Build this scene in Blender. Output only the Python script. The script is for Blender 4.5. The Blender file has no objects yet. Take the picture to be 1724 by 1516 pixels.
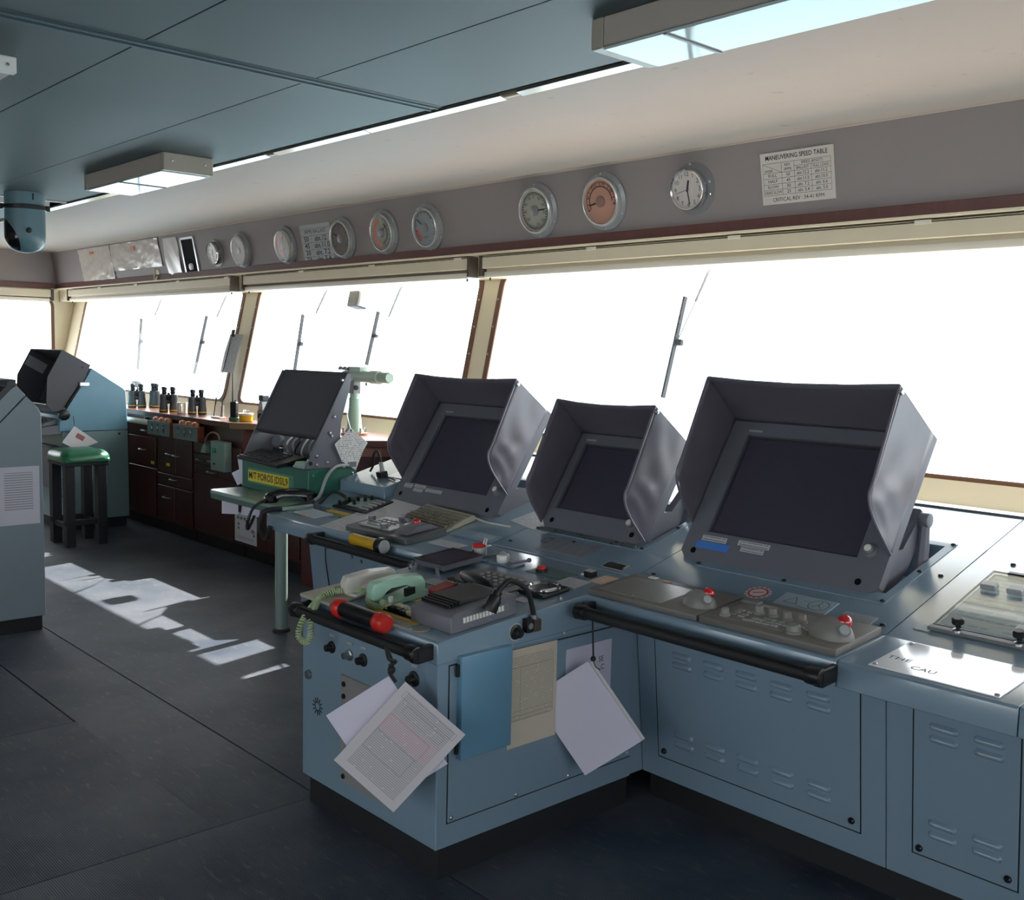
import bpy, bmesh, math, random
from mathutils import Vector, Matrix
random.seed(11)
scene = bpy.context.scene
COL = scene.collection
R = math.radians

# ------------------------------------------------------------------ camera, sky, sun, exposure
cam_d = bpy.data.cameras.new('camera')
cam_d.sensor_fit = 'HORIZONTAL'; cam_d.sensor_width = 36.0
cam_d.lens = 36.0 * 1748.03 / 1724.0
cam_d.clip_start = 0.05; cam_d.clip_end = 3000
cam = bpy.data.objects.new('camera', cam_d); COL.objects.link(cam)
_y, _p, _r = R(-47.5285), R(-5.4232), R(1.2505)
_f = Vector((math.sin(_y)*math.cos(_p), math.cos(_y)*math.cos(_p), math.sin(_p)))
_rt = Vector((math.cos(_y), -math.sin(_y), 0)); _up = _rt.cross(_f)
_rt, _up = math.cos(_r)*_rt + math.sin(_r)*_up, -math.sin(_r)*_rt + math.cos(_r)*_up
mw = Matrix((_rt, _up, -_f)).transposed().to_4x4(); mw.translation = (0, 0, 1.55)
cam.matrix_world = mw
scene.camera = cam

world = bpy.data.worlds.new('sky'); scene.world = world; world.use_nodes = True
_bg = world.node_tree.nodes['Background']
_bg.inputs['Color'].default_value = (0.90, 0.955, 1.0, 1); _bg.inputs['Strength'].default_value = 4.5

sun_d = bpy.data.lights.new('sun', 'SUN'); sun_d.energy = 17.0; sun_d.angle = R(0.6); sun_d.color = (1.0, 0.95, 0.86)
sun = bpy.data.objects.new('sun', sun_d); COL.objects.link(sun)
sun.rotation_euler = Vector((0.138, -0.71, -0.69)).to_track_quat('-Z', 'Y').to_euler()
sun.location = (-5, 20, 18)

vs = scene.view_settings
vs.view_transform = 'Standard'; vs.look = 'None'; vs.gamma = 1.0; vs.exposure = 0.33
vs.use_curve_mapping = False

# ------------------------------------------------------------------ materials
def lin(h):
    h = h.lstrip('#'); out = []
    for i in (0, 2, 4):
        c = int(h[i:i+2], 16)/255
        out.append(c/12.92 if c <= .04045 else ((c+.055)/1.055)**2.4)
    return (*out, 1)
MATS = {}
def mat(name, col, rough=.5, metal=0., spec=.5, var=.06, vs_=6., bump=0., bs=150., coat=0., wear=None):
    if name in MATS: return MATS[name]
    m = bpy.data.materials.new(name); m.use_nodes = True; MATS[name] = m
    nt = m.node_tree; N = nt.nodes; L = nt.links; b = N['Principled BSDF']
    b.inputs['Roughness'].default_value = rough; b.inputs['Metallic'].default_value = metal
    b.inputs['Specular IOR Level'].default_value = spec
    if coat: b.inputs['Coat Weight'].default_value = coat; b.inputs['Coat Roughness'].default_value = .12
    c = lin(col); b.inputs['Base Color'].default_value = c
    m.diffuse_color = c
    tc = N.new('ShaderNodeTexCoord')
    if var:
        nz = N.new('ShaderNodeTexNoise'); nz.inputs['Scale'].default_value = vs_; nz.inputs['Detail'].default_value = 5
        L.new(tc.outputs['Object'], nz.inputs['Vector'])
        mx = N.new('ShaderNodeMix'); mx.data_type = 'RGBA'
        mx.inputs[6].default_value = [min(1, v*(1-var*1.6)) for v in c[:3]]+[1]
        mx.inputs[7].default_value = [min(1, v*(1+var*1.6)) for v in c[:3]]+[1]
        L.new(nz.outputs['Fac'], mx.inputs[0]); last = mx.outputs[2]
        if wear:
            wcol, lo, hi, sc = wear
            n2 = N.new('ShaderNodeTexNoise'); n2.inputs['Scale'].default_value = sc; n2.inputs['Detail'].default_value = 8
            L.new(tc.outputs['Object'], n2.inputs['Vector'])
            rp = N.new('ShaderNodeMapRange'); rp.inputs[1].default_value = lo; rp.inputs[2].default_value = hi
            L.new(n2.outputs['Fac'], rp.inputs[0])
            m2 = N.new('ShaderNodeMix'); m2.data_type = 'RGBA'; m2.inputs[7].default_value = lin(wcol)
            L.new(rp.outputs[0], m2.inputs[0]); L.new(last, m2.inputs[6]); last = m2.outputs[2]
        L.new(last, b.inputs['Base Color'])
        r2 = N.new('ShaderNodeMapRange'); r2.inputs[3].default_value = max(0, rough-min(.05, var)); r2.inputs[4].default_value = min(1, rough+min(.06, var))
        L.new(nz.outputs['Fac'], r2.inputs[0]); L.new(r2.outputs[0], b.inputs['Roughness'])
    if bump:
        nb = N.new('ShaderNodeTexNoise'); nb.inputs['Scale'].default_value = bs; nb.inputs['Detail'].default_value = 3
        L.new(tc.outputs['Object'], nb.inputs['Vector'])
        bp = N.new('ShaderNodeBump'); bp.inputs['Strength'].default_value = bump; bp.inputs['Distance'].default_value = .002
        L.new(nb.outputs['Fac'], bp.inputs['Height']); L.new(bp.outputs['Normal'], b.inputs['Normal'])
    return m

def wood_mat(name, c1, c2, rough=.35):
    if name in MATS: return MATS[name]
    m = bpy.data.materials.new(name); m.use_nodes = True; MATS[name] = m
    nt = m.node_tree; N = nt.nodes; L = nt.links; b = N['Principled BSDF']
    tc = N.new('ShaderNodeTexCoord'); mp = N.new('ShaderNodeMapping'); mp.inputs['Scale'].default_value = (14, 14, 1.6)
    nz = N.new('ShaderNodeTexNoise'); nz.inputs['Scale'].default_value = 3; nz.inputs['Detail'].default_value = 7; nz.inputs['Distortion'].default_value = .6
    mx = N.new('ShaderNodeMix'); mx.data_type = 'RGBA'; mx.inputs[6].default_value = lin(c1); mx.inputs[7].default_value = lin(c2)
    L.new(tc.outputs['Object'], mp.inputs[0]); L.new(mp.outputs[0], nz.inputs['Vector']); L.new(nz.outputs['Fac'], mx.inputs[0])
    L.new(mx.outputs[2], b.inputs['Base Color']); b.inputs['Roughness'].default_value = rough
    return m

def print_mat(name, paper, ink, rows, cols=40., x0=.1, x1=.9, y0=.08, y1=.92, dens=.42, ink2=None, rough=.5, table=None, k=.55):
    """a printed page: rows of broken ink strokes inside margins (Generated coordinates of a flat sheet)"""
    if name in MATS: return MATS[name]
    m = bpy.data.materials.new(name); m.use_nodes = True; MATS[name] = m
    nt = m.node_tree; N = nt.nodes; L = nt.links; b = N['Principled BSDF']; b.inputs['Roughness'].default_value = rough
    tc = N.new('ShaderNodeTexCoord'); sp = N.new('ShaderNodeSeparateXYZ'); L.new(tc.outputs['Generated'], sp.inputs[0])
    def mth(op, a, bb=None, c=None):
        n = N.new('ShaderNodeMath'); n.operation = op
        for i, v in enumerate((a, bb, c)):
            if v is None: continue
            if isinstance(v, (int, float)): n.inputs[i].default_value = v
            else: L.new(v, n.inputs[i])
        return n.outputs[0]
    gx, gy = sp.outputs[0], sp.outputs[1]
    ry = mth('MULTIPLY', gy, rows); fr = mth('FRACT', ry); fl = mth('FLOOR', ry)
    line = mth('MULTIPLY', mth('GREATER_THAN', fr, .3), mth('LESS_THAN', fr, .75))
    cb = N.new('ShaderNodeCombineXYZ'); L.new(mth('MULTIPLY', gx, cols), cb.inputs[0]); L.new(mth('MULTIPLY', fl, 3.71), cb.inputs[1])
    nz = N.new('ShaderNodeTexNoise'); nz.inputs['Scale'].default_value = 1.; nz.inputs['Detail'].default_value = 2; L.new(cb.outputs[0], nz.inputs['Vector'])
    word = mth('GREATER_THAN', nz.outputs['Fac'], 1-dens-.08)
    msk = mth('MULTIPLY', mth('MULTIPLY', mth('GREATER_THAN', gx, x0), mth('LESS_THAN', gx, x1)), mth('MULTIPLY', mth('GREATER_THAN', gy, y0), mth('LESS_THAN', gy, y1)))
    fac = mth('MULTIPLY', mth('MULTIPLY', line, word), msk)
    fac = mth('MULTIPLY', fac, k)
    mx = N.new('ShaderNodeMix'); mx.data_type = 'RGBA'; mx.inputs[6].default_value = lin(paper); mx.inputs[7].default_value = lin(ink)
    L.new(fac, mx.inputs[0])
    if ink2:
        col, ya, yb = ink2
        sel = mth('MULTIPLY', mth('GREATER_THAN', gy, ya), mth('LESS_THAN', gy, yb))
        mi = N.new('ShaderNodeMix'); mi.data_type = 'RGBA'; mi.inputs[6].default_value = lin(ink); mi.inputs[7].default_value = lin(col)
        L.new(sel, mi.inputs[0]); L.new(mi.outputs[2], mx.inputs[7])
    L.new(mx.outputs[2], b.inputs['Base Color'])
    return m

def glass_mat(name, tint='ffffff', refl=.05, rough=0.0):
    if name in MATS: return MATS[name]
    m = bpy.data.materials.new(name); m.use_nodes = True; MATS[name] = m
    nt = m.node_tree; N = nt.nodes; L = nt.links
    for n in list(N):
        if n.type == 'BSDF_PRINCIPLED': N.remove(n)
    t = N.new('ShaderNodeBsdfTransparent'); t.inputs[0].default_value = lin(tint)
    g = N.new('ShaderNodeBsdfGlossy'); g.inputs['Roughness'].default_value = rough
    mx = N.new('ShaderNodeMixShader'); mx.inputs[0].default_value = refl; L.new(t.outputs[0], mx.inputs[1]); L.new(g.outputs[0], mx.inputs[2])
    L.new(mx.outputs[0], N['Material Output'].inputs[0])
    return m

# ------------------------------------------------------------------ mesh builder
class B:
    def __init__(s): s.bm = bmesh.new()
    def _bev(s, geom, w, seg=1):
        es = [e for e in geom if isinstance(e, bmesh.types.BMEdge)]
        bmesh.ops.bevel(s.bm, geom=es, offset=w, segments=seg, profile=.5, affect='EDGES', clamp_overlap=True)
    def box(s, x0, x1, y0, y1, z0, z1, bev=0, seg=1):
        v = [s.bm.verts.new(p) for p in ((x0,y0,z0),(x1,y0,z0),(x1,y1,z0),(x0,y1,z0),(x0,y0,z1),(x1,y0,z1),(x1,y1,z1),(x0,y1,z1))]
        fs = [s.bm.faces.new([v[i] for i in q]) for q in ((3,2,1,0),(4,5,6,7),(0,1,5,4),(1,2,6,5),(2,3,7,6),(3,0,4,7))]
        if bev:
            s._bev(list({e for f in fs for e in f.edges}), bev, seg)
        return s
    def prism(s, poly, axis, a, b, bev=0, seg=1):
        def pt(p, t): return {'x': (t, p[0], p[1]), 'y': (p[0], t, p[1]), 'z': (p[0], p[1], t)}[axis]
        va = [s.bm.verts.new(pt(p, a)) for p in poly]; vb = [s.bm.verts.new(pt(p, b)) for p in poly]
        n = len(poly); fs = [s.bm.faces.new(va[::-1]), s.bm.faces.new(vb)]
        for i in range(n): fs.append(s.bm.faces.new((va[i], va[(i+1) % n], vb[(i+1) % n], vb[i])))
        if bev: s._bev(list({e for f in fs for e in f.edges}), bev, seg)
        return s
    def cyl(s, p, q, r0, r1=None, n=16, bev=0):
        r1 = r0 if r1 is None else r1
        p, q = Vector(p), Vector(q); d = (q-p).normalized()
        a = d.orthogonal().normalized(); b = d.cross(a)
        va = [s.bm.verts.new(p + r0*(math.cos(t)*a + math.sin(t)*b)) for t in (2*math.pi*i/n for i in range(n))]
        vb = [s.bm.verts.new(q + r1*(math.cos(t)*a + math.sin(t)*b)) for t in (2*math.pi*i/n for i in range(n))]
        for i in range(n): s.bm.faces.new((va[i], va[(i+1) % n], vb[(i+1) % n], vb[i]))
        fa = s.bm.faces.new(va[::-1]); fb = s.bm.faces.new(vb)
        if bev: s._bev(list(set(list(fa.edges)+list(fb.edges))), bev, 2)
        return s
    def lathe(s, prof, c=(0,0,0), d=(0,0,1), n=24, sx=1., sy=1.):
        c = Vector(c); d = Vector(d).normalized()
        a = Vector((1,0,0)) if abs(d.x) < .9 else Vector((0,1,0)); a = (a - d*a.dot(d)).normalized(); b = d.cross(a)
        rings = []
        for r, h in prof:
            if r < 1e-6: rings.append([s.bm.verts.new(c + d*h)])
            else: rings.append([s.bm.verts.new(c + d*h + r*(sx*math.cos(t)*a + sy*math.sin(t)*b)) for t in (2*math.pi*i/n for i in range(n))])
        for A, Bb in zip(rings, rings[1:]):
            for i in range(n):
                j = (i+1) % n
                if len(A) == 1 and len(Bb) == 1: continue
                if len(A) == 1: s.bm.faces.new((A[0], Bb[j], Bb[i]))
                elif len(Bb) == 1: s.bm.faces.new((A[i], A[j], Bb[0]))
                else: s.bm.faces.new((A[i], A[j], Bb[j], Bb[i]))
        if len(rings[0]) > 1: s.bm.faces.new(rings[0][::-1])
        if len(rings[-1]) > 1: s.bm.faces.new(rings[-1])
        return s
    def tube(s, pts, r, n=8):
        pts = [Vector(p) for p in pts]; rs = r if isinstance(r, (list, tuple)) else [r]*len(pts)
        t = [(pts[min(i+1, len(pts)-1)] - pts[max(i-1, 0)]).normalized() for i in range(len(pts))]
        a = t[0].orthogonal().normalized(); rings = []
        for i, p in enumerate(pts):
            a = (a - t[i]*a.dot(t[i])).normalized(); b = t[i].cross(a)
            rings.append([s.bm.verts.new(p + rs[i]*(math.cos(q)*a + math.sin(q)*b)) for q in (2*math.pi*k/n for k in range(n))])
        for A, Bb in zip(rings, rings[1:]):
            for i in range(n): s.bm.faces.new((A[i], A[(i+1) % n], Bb[(i+1) % n], Bb[i]))
        s.bm.faces.new(rings[0][::-1]); s.bm.faces.new(rings[-1])
        return s
    def sphere(s, c, r, sz=1., n=16):
        k = n//2
        return s.lathe([(r*math.sin(math.pi*i/k), -r*sz*math.cos(math.pi*i/k)) for i in range(k+1)], c, (0,0,1), n)
    def grid(s, fn, nu, nv):
        V = [[s.bm.verts.new(fn(i/nu, j/nv)) for j in range(nv+1)] for i in range(nu+1)]
        for i in range(nu):
            for j in range(nv): s.bm.faces.new((V[i][j], V[i+1][j], V[i+1][j+1], V[i][j+1]))
        return s
    def holed(s, outer, holes, z0, z1, dz=None):
        """plate in the XY plane with holes, thickness z0..z1"""
        loops = []
        for lp in [outer]+holes:
            vv = [s.bm.verts.new((p[0], p[1], z1)) for p in lp]
            loops.append([s.bm.edges.new((vv[i], vv[(i+1) % len(vv)])) for i in range(len(vv))])
        es = [e for l in loops for e in l]
        r = bmesh.ops.triangle_fill(s.bm, edges=es, use_beauty=True, use_dissolve=False)
        fs = [g for g in r['geom'] if isinstance(g, bmesh.types.BMFace)]
        e = bmesh.ops.extrude_face_region(s.bm, geom=fs)
        for g in e['geom']:
            if isinstance(g, bmesh.types.BMVert): g.co.z = z0
        return s
    def shift(s, v):
        bmesh.ops.translate(s.bm, verts=s.bm.verts, vec=v); return s
    def xf(s, m):
        bmesh.ops.transform(s.bm, matrix=m, verts=s.bm.verts); return s

def rrect(x0, x1, y0, y1, r, n=6):
    out = []
    for cx, cy, a0 in ((x1-r, y1-r, 0), (x0+r, y1-r, 90), (x0+r, y0+r, 180), (x1-r, y0+r, 270)):
        for i in range(n+1):
            a = R(a0 + 90*i/n); out.append((cx + r*math.cos(a), cy + r*math.sin(a)))
    return out
def rect(x0, x1, y0, y1): return [(x0,y0),(x1,y0),(x1,y1),(x0,y1)]

def to_mesh(name, b, m, smooth=True, ang=35):
    bm = b.bm; bmesh.ops.recalc_face_normals(bm, faces=bm.faces)
    me = bpy.data.meshes.new(name); bm.to_mesh(me); bm.free()
    if smooth and len(me.polygons):
        me.shade_smooth(); me.set_sharp_from_angle(angle=R(ang))
    if m: me.materials.append(m)
    return me

ABS = set()
def tag(o, label=None, cat=None, group=None, kind=None):
    if label: o['label'] = label
    if cat: o['category'] = cat
    if group: o['group'] = group
    if kind: o['kind'] = kind
    return o
def thing(name, label, cat, loc=None, frame=None, group=None, kind=None):
    """root Empty; with loc the parts are given in world coordinates, with frame in the frame's own"""
    o = bpy.data.objects.new(name, None); o.empty_display_size = .05; COL.objects.link(o)
    if frame is not None: o.matrix_world = frame
    else:
        o.location = loc; o.matrix_world = Matrix.Translation(loc); ABS.add(o.name)
    return tag(o, label, cat, group, kind)
def P(root, name, b, m, label=None, kind=None, smooth=True, ang=35, up=None):
    """a part (child mesh) of root; up = an intermediate part to hang it under"""
    if root.name in ABS: b.xf(root.matrix_world.inverted())
    c = sum((v.co for v in b.bm.verts), Vector())/max(1, len(b.bm.verts))
    b.shift(-c)
    o = bpy.data.objects.new(name, to_mesh(name, b, m, smooth, ang)); COL.objects.link(o)
    o.parent = up or root
    o.location = c - (up.location if up else Vector())
    return tag(o, label, kind=kind)
def solo(name, b, m, label=None, cat=None, group=None, kind=None, frame=None, smooth=True, ang=35):
    """a thing that is one mesh"""
    if frame is None:
        lo = Vector((min(v.co.x for v in b.bm.verts)+max(v.co.x for v in b.bm.verts), min(v.co.y for v in b.bm.verts)+max(v.co.y for v in b.bm.verts), 2*min(v.co.z for v in b.bm.verts)))/2
        b.shift(-lo); frame = Matrix.Translation(lo)
    o = bpy.data.objects.new(name, to_mesh(name, b, m, smooth, ang)); COL.objects.link(o)
    o.matrix_world = frame
    return tag(o, label, cat, group, kind)
def copy_tree(o, parent=None):
    c = o.copy(); COL.objects.link(c); c.parent = parent
    for ch in o.children: copy_tree(ch, c)
    return c
def share(root, name, me, loc, up=None, rot=None):
    """a small repeated part that shares mesh data"""
    o = bpy.data.objects.new(name, me); COL.objects.link(o); o.parent = up or root
    l = Vector(loc)
    if root.name in ABS: l = root.matrix_world.inverted() @ l
    if up: l = l - up.location
    o.location = l
    if rot: o.rotation_euler = rot
    return o
def text_b(b, body, size, x, y, z, align='CENTER', sx=1., bold=0):
    cu = bpy.data.curves.new('t', 'FONT'); cu.body = body; cu.size = size; cu.align_x = align; cu.align_y = 'CENTER'
    cu.resolution_u = 2; cu.offset = bold
    ob = bpy.data.objects.new('t', cu); me = bpy.data.meshes.new_from_object(ob)
    me.transform(Matrix.Translation((x, y, z)) @ Matrix.Diagonal((sx, 1, 1, 1)))
    b.bm.from_mesh(me); bpy.data.objects.remove(ob); bpy.data.curves.remove(cu); bpy.data.meshes.remove(me)
    return b
def qline(b, x0, y0, x1, y1, w, z):
    d = Vector((x1-x0, y1-y0, 0)); n = Vector((-d.y, d.x, 0)).normalized()*w/2
    vs_ = [b.bm.verts.new(Vector((x, y, z))+k) for x, y, k in ((x0,y0,-n),(x1,y1,-n),(x1,y1,n),(x0,y0,n))]
    b.bm.faces.new(vs_); return b
def ring_sector(b, r0, r1, a0, a1, z, n=24):
    va = [(b.bm.verts.new((r0*math.cos(t), r0*math.sin(t), z)), b.bm.verts.new((r1*math.cos(t), r1*math.sin(t), z))) for t in (R(a0+(a1-a0)*i/n) for i in range(n+1))]
    for p, q in zip(va, va[1:]): b.bm.faces.new((p[0], p[1], q[1], q[0]))
    return b
def arc3(p0, p1, h, n=12, up=(0,0,1)):
    p0, p1, up = Vector(p0), Vector(p1), Vector(up)
    return [p0.lerp(p1, i/n) + up*h*4*(i/n)*(1-i/n) for i in range(n+1)]
def coil(path, R0, turns, n=10):
    """helix around a polyline"""
    pts = [Vector(p) for p in path]; L = [0]
    for a, b_ in zip(pts, pts[1:]): L.append(L[-1]+(b_-a).length)
    out = []; N_ = turns*n; ref = Vector((.3, .2, 1)).normalized()
    for k in range(N_+1):
        d = L[-1]*k/N_; i = max(j for j in range(len(pts)-1) if L[j] <= d+1e-9)
        t = (d-L[i])/max(1e-9, L[i+1]-L[i]); p = pts[i].lerp(pts[i+1], t); tg = (pts[i+1]-pts[i]).normalized()
        a = tg.cross(ref).normalized(); c = tg.cross(a); q = 2*math.pi*k/n
        out.append(p + R0*(math.cos(q)*a + math.sin(q)*c))
    return out
def spline(pts, n=8):
    pts = [Vector(p) for p in pts]; q = [pts[0]*2-pts[1]]+pts+[pts[-1]*2-pts[-2]]; out = []
    for i in range(1, len(q)-2):
        for k in range(n):
            t = k/n; a, b_, c, d = q[i-1], q[i], q[i+1], q[i+2]
            out.append(.5*((2*b_)+(c-a)*t+(2*a-5*b_+4*c-d)*t*t+(3*b_-a-3*c+d)*t**3))
    return out+[pts[-1]]

# ------------------------------------------------------------------ frames of the sloping surfaces
S1, S2 = .0858, .268
def z1(y): return .722 + S1*(y-1.8)
def z2(y): return .795 + S2*(y-2.65)
def cols(X, Y, Z, o):
    m = Matrix((X, Y, Z)).transposed().to_4x4(); m.translation = o; return m
def F1(x, y, rz=0, dz=0): return Matrix.Translation((x, y, z1(y)+dz)) @ Matrix.Rotation(math.atan(S1), 4, 'X') @ Matrix.Rotation(R(rz), 4, 'Z')
def F2(x, y, rz=0, dz=0): return Matrix.Translation((x, y, z2(y)+dz)) @ Matrix.Rotation(math.atan(S2), 4, 'X') @ Matrix.Rotation(R(rz), 4, 'Z')
TF = R(11.5)
def FF(x, z, off=0):                                   # on the gauge fascia, Z towards the room
    y = 4.05 - math.tan(TF)*(z-2.1)
    return cols(Vector((1,0,0)), Vector((0,-math.sin(TF),math.cos(TF))), Vector((0,-math.cos(TF),-math.sin(TF))), Vector((x,y,z))+Vector((0,-math.cos(TF),-math.sin(TF)))*off)
def FV(x, y, z, rx=0): return Matrix.Translation((x, y, z)) @ Matrix.Rotation(R(90+rx), 4, 'X')
def FX(x, y, z): return cols(Vector((0,1,0)), Vector((0,0,1)), Vector((1,0,0)), Vector((x,y,z)))
def FM(x, y0, z0, t=33): return cols(Vector((1,0,0)), Vector((0,math.sin(R(t)),math.cos(R(t)))), Vector((0,-math.cos(R(t)),math.sin(R(t)))), Vector((x,y0,z0)))
_tc = math.atan(.105)
def yc(z): return 2.7405 - .105*z
def FC(x, z): return cols(Vector((1,0,0)), Vector((0,-math.sin(_tc),math.cos(_tc))), Vector((0,-math.cos(_tc),-math.sin(_tc))), Vector((x,yc(z),z)))
TW = R(12.5)
def FW(x, s, off=0):                                   # in the window plane, Y up the slope, Z to the room
    n = Vector((0,-math.cos(TW),math.sin(TW)))
    return cols(Vector((1,0,0)), Vector((0,math.sin(TW),math.cos(TW))), n, Vector((x,4.05+math.sin(TW)*s,1.1+math.cos(TW)*s))+n*off)
# ------------------------------------------------------------------ palette
BLUE = mat('console_blue_paint', '8299ab', .2, var=.012, vs_=2, spec=.7, coat=.6)
BLUE_D = mat('console_blue_paint_matt', '7f95a7', .36, var=.012, vs_=3)
BLUEB = mat('bright_blue_paint', '6a97b3', .3, var=.03)
TEAL_C = mat('ceiling_teal_paint', '4e6066', .55, var=.05, vs_=1.2, bump=.05, bs=60)
CREAM_C = mat('ceiling_cream_panel', 'a39b93', .6, var=.05, vs_=2.2, bump=.05, bs=90, wear=('8d857a', .66, .80, 14))
FASC = mat('fascia_grey_brown', '8b8382', .6, var=.05, vs_=2)
WOODR = wood_mat('dark_red_wood', '5a3a38', '714b46')
CREAM = mat('cream_enamel', 'ded2b6', .45, var=.03)
CREAM2 = mat('cream_enamel_pale', 'e6dfcd', .4, var=.03)
GASK = mat('brown_gasket', '6a4a3a', .6, var=.08, vs_=30)
DARK = mat('dark_void', '1b1e22', .8, var=0)
BLACKP = mat('black_plastic', '17181b', .38, var=.04, vs_=20)
BLACKG = mat('black_gloss', '0e0f12', .15, var=0)
RUBBER = mat('black_rubber', '1c1d20', .6, var=.06, vs_=30)
GREYD = mat('dark_grey_casing', '6e6f79', .42, var=.03, vs_=8)
GREYM = mat('mid_grey_plastic', '7c7d80', .4, var=.03)
GREYL = mat('light_grey_plastic', 'a5a8aa', .4, var=.03)
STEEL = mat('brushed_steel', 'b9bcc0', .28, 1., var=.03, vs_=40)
CHROME = mat('bright_chrome', 'd8dadc', .14, 1., var=0)
WHITE = mat('white_enamel', 'ecebe6', .35, var=.02)
PAPER = mat('white_paper', 'e4e0e4', .6, var=.02)
PAPER2 = mat('cool_white_paper', 'd6d3e4', .55, var=.02)
INK = mat('black_ink', '1a1a1c', .6, var=0)
RED = mat('red_plastic', 'd22b24', .35, var=.03)
YEL = mat('yellow_plastic', 'd9a81e', .4, var=.04)
YELP = mat('yellow_label', 'e6cf3a', .45, var=.03)
GREENB = mat('deep_green_enamel', '2b6656', .35, var=.05, vs_=8)
SEAGREEN = mat('pale_sea_green_paint', '9fc0ae', .4, var=.04)
PHONEG = mat('mint_green_plastic', 'a9d3c0', .35, var=.03)
PHONEW = mat('ivory_plastic', 'd8d3cb', .35, var=.03)
BEIGE = mat('beige_plastic', 'b5b09f', .5, var=.04)
GLASS = glass_mat('window_glass')
SCREEN = mat('dark_screen_glass', '474352', .25, spec=.5, var=0)
HOOD = mat('hood_leatherette', '6c6772', .32, spec=.7, var=.05, vs_=12, bump=.12, bs=500)
MAHOG = wood_mat('mahogany_veneer', '43201f', '552b27', .32)
WOODTOP = wood_mat('worktop_wood', '5c3a33', '6f4a40', .3)

# ------------------------------------------------------------------ floor
def floor_mat():
    m = bpy.data.materials.new('ribbed_floor_rubber'); m.use_nodes = True; MATS['floor'] = m
    nt = m.node_tree; N = nt.nodes; L = nt.links; b = N['Principled BSDF']
    tc = N.new('ShaderNodeTexCoord')
    nz = N.new('ShaderNodeTexNoise'); nz.inputs['Scale'].default_value = 1.1; nz.inputs['Detail'].default_value = 8; nz.inputs['Roughness'].default_value = .6
    L.new(tc.outputs['Object'], nz.inputs['Vector'])
    cr = N.new('ShaderNodeValToRGB'); e = cr.color_ramp.elements
    e[0].position = .36; e[0].color = lin('2d3949'); e[1].position = .66; e[1].color = lin('5e626a')
    L.new(nz.outputs['Fac'], cr.inputs[0])
    n2 = N.new('ShaderNodeTexNoise'); n2.inputs['Scale'].default_value = 30; n2.inputs['Detail'].default_value = 6
    mp = N.new('ShaderNodeMapping'); mp.inputs['Scale'].default_value = (.4, 1.6, 1); L.new(tc.outputs['Object'], mp.inputs[0]); L.new(mp.outputs[0], n2.inputs['Vector'])
    rg = N.new('ShaderNodeMapRange'); rg.inputs[1].default_value = .60; rg.inputs[2].default_value = .72; rg.inputs[4].default_value = .55; L.new(n2.outputs['Fac'], rg.inputs[0])
    mx = N.new('ShaderNodeMix'); mx.data_type = 'RGBA'; mx.inputs[7].default_value = lin('77746f')
    L.new(rg.outputs[0], mx.inputs[0]); L.new(cr.outputs[0], mx.inputs[6]); L.new(mx.outputs[2], b.inputs['Base Color'])
    wv = N.new('ShaderNodeTexWave'); wv.wave_type = 'BANDS'; wv.bands_direction = 'Y'; wv.inputs['Scale'].default_value = 45
    L.new(tc.outputs['Object'], wv.inputs['Vector'])
    bp = N.new('ShaderNodeBump'); bp.inputs['Strength'].default_value = .35; bp.inputs['Distance'].default_value = .002
    L.new(wv.outputs['Fac'], bp.inputs['Height']); L.new(bp.outputs['Normal'], b.inputs['Normal'])
    b.inputs['Roughness'].default_value = .5; b.inputs['Specular IOR Level'].default_value = .45
    return m
FLOOR = floor_mat()
fl = thing('floor', 'dark blue ribbed rubber deck covering of the wheelhouse', None, (-4, 1, 0), kind='structure')
P(fl, 'deck_plate', B().box(-11.95, 5, -4, 4.2, -.05, -.004), DARK)
for x0, x1, y0, y1, h in ((-11.9, 4.5, 1.872, 4.05, 0), (-11.9, -3.004, 1.487, 1.868, -.0005), (-11.9, -4.24, -4, 1.483, -.001), (-4.236, -3.004, -4, 1.489, 0), (-3.0, 4.5, -4, 1.868, .001)):
    P(fl, 'floor_sheet', B().box(x0, x1, y0, y1, -.004, h, .0015), FLOOR)

# ------------------------------------------------------------------ ceiling
ce = thing('ceiling', 'flat panelled ceiling, teal inboard and cream towards the windows', None, (-4, 1, 2.5), kind='structure')
ys = (-4, -1.7, -1.09, -.465, .155, .78, 1.404, 2.026, 2.60)
for xa, xb in ((-3.285, 4.5), (-7.40, -3.375), (-11.9, -7.76)):
    for ya, yb in zip(ys, ys[1:]):
        P(ce, 'ceiling_panel', B().box(xa, xb, ya+.002, yb-.002, 2.5, 2.53, .0015), TEAL_C)
P(ce, 'ceiling_void', B().box(-11.95, 4.6, -4, 4.2, 2.575, 2.62), DARK)
P(ce, 'joint_backing', B().box(-11.9, 4.5, -4, 2.6, 2.531, 2.535), DARK)
P(ce, 'cover_strip', B().box(-3.372, -3.288, -4, 2.6, 2.4985, 2.52, .002), TEAL_C)
for x in (-3.362, -3.318): P(ce, 'strip_groove', B().box(x-.006, x+.006, -4, 2.6, 2.494, 2.5), mat('teal_strip_dark', '4b636c', .5))
for x in (-7.415, -7.745): P(ce, 'edge_trim', B().box(x-.012, x+.012, -4, 2.6, 2.492, 2.53), mat('trim_white', 'd9d9d4', .3))
P(ce, 'cream_panel', B().box(-11.9, 4.5, 2.70, 3.99, 2.508, 2.53), CREAM_C)
for xa, xb in ((-8.9, -5.11), (-5.10, -4.80), (-4.72, -3.925), (-3.915, -3.02), (-2.93, .2), (.21, 4.4)):
    P(ce, 'reveal_strip', B().prism([(2.664, 2.508), (2.698, 2.500), (2.698, 2.512), (2.664, 2.516)], 'x', xa, xb), mat('white_gloss_strip', 'eef1f3', .2, .9, var=0))
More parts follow.
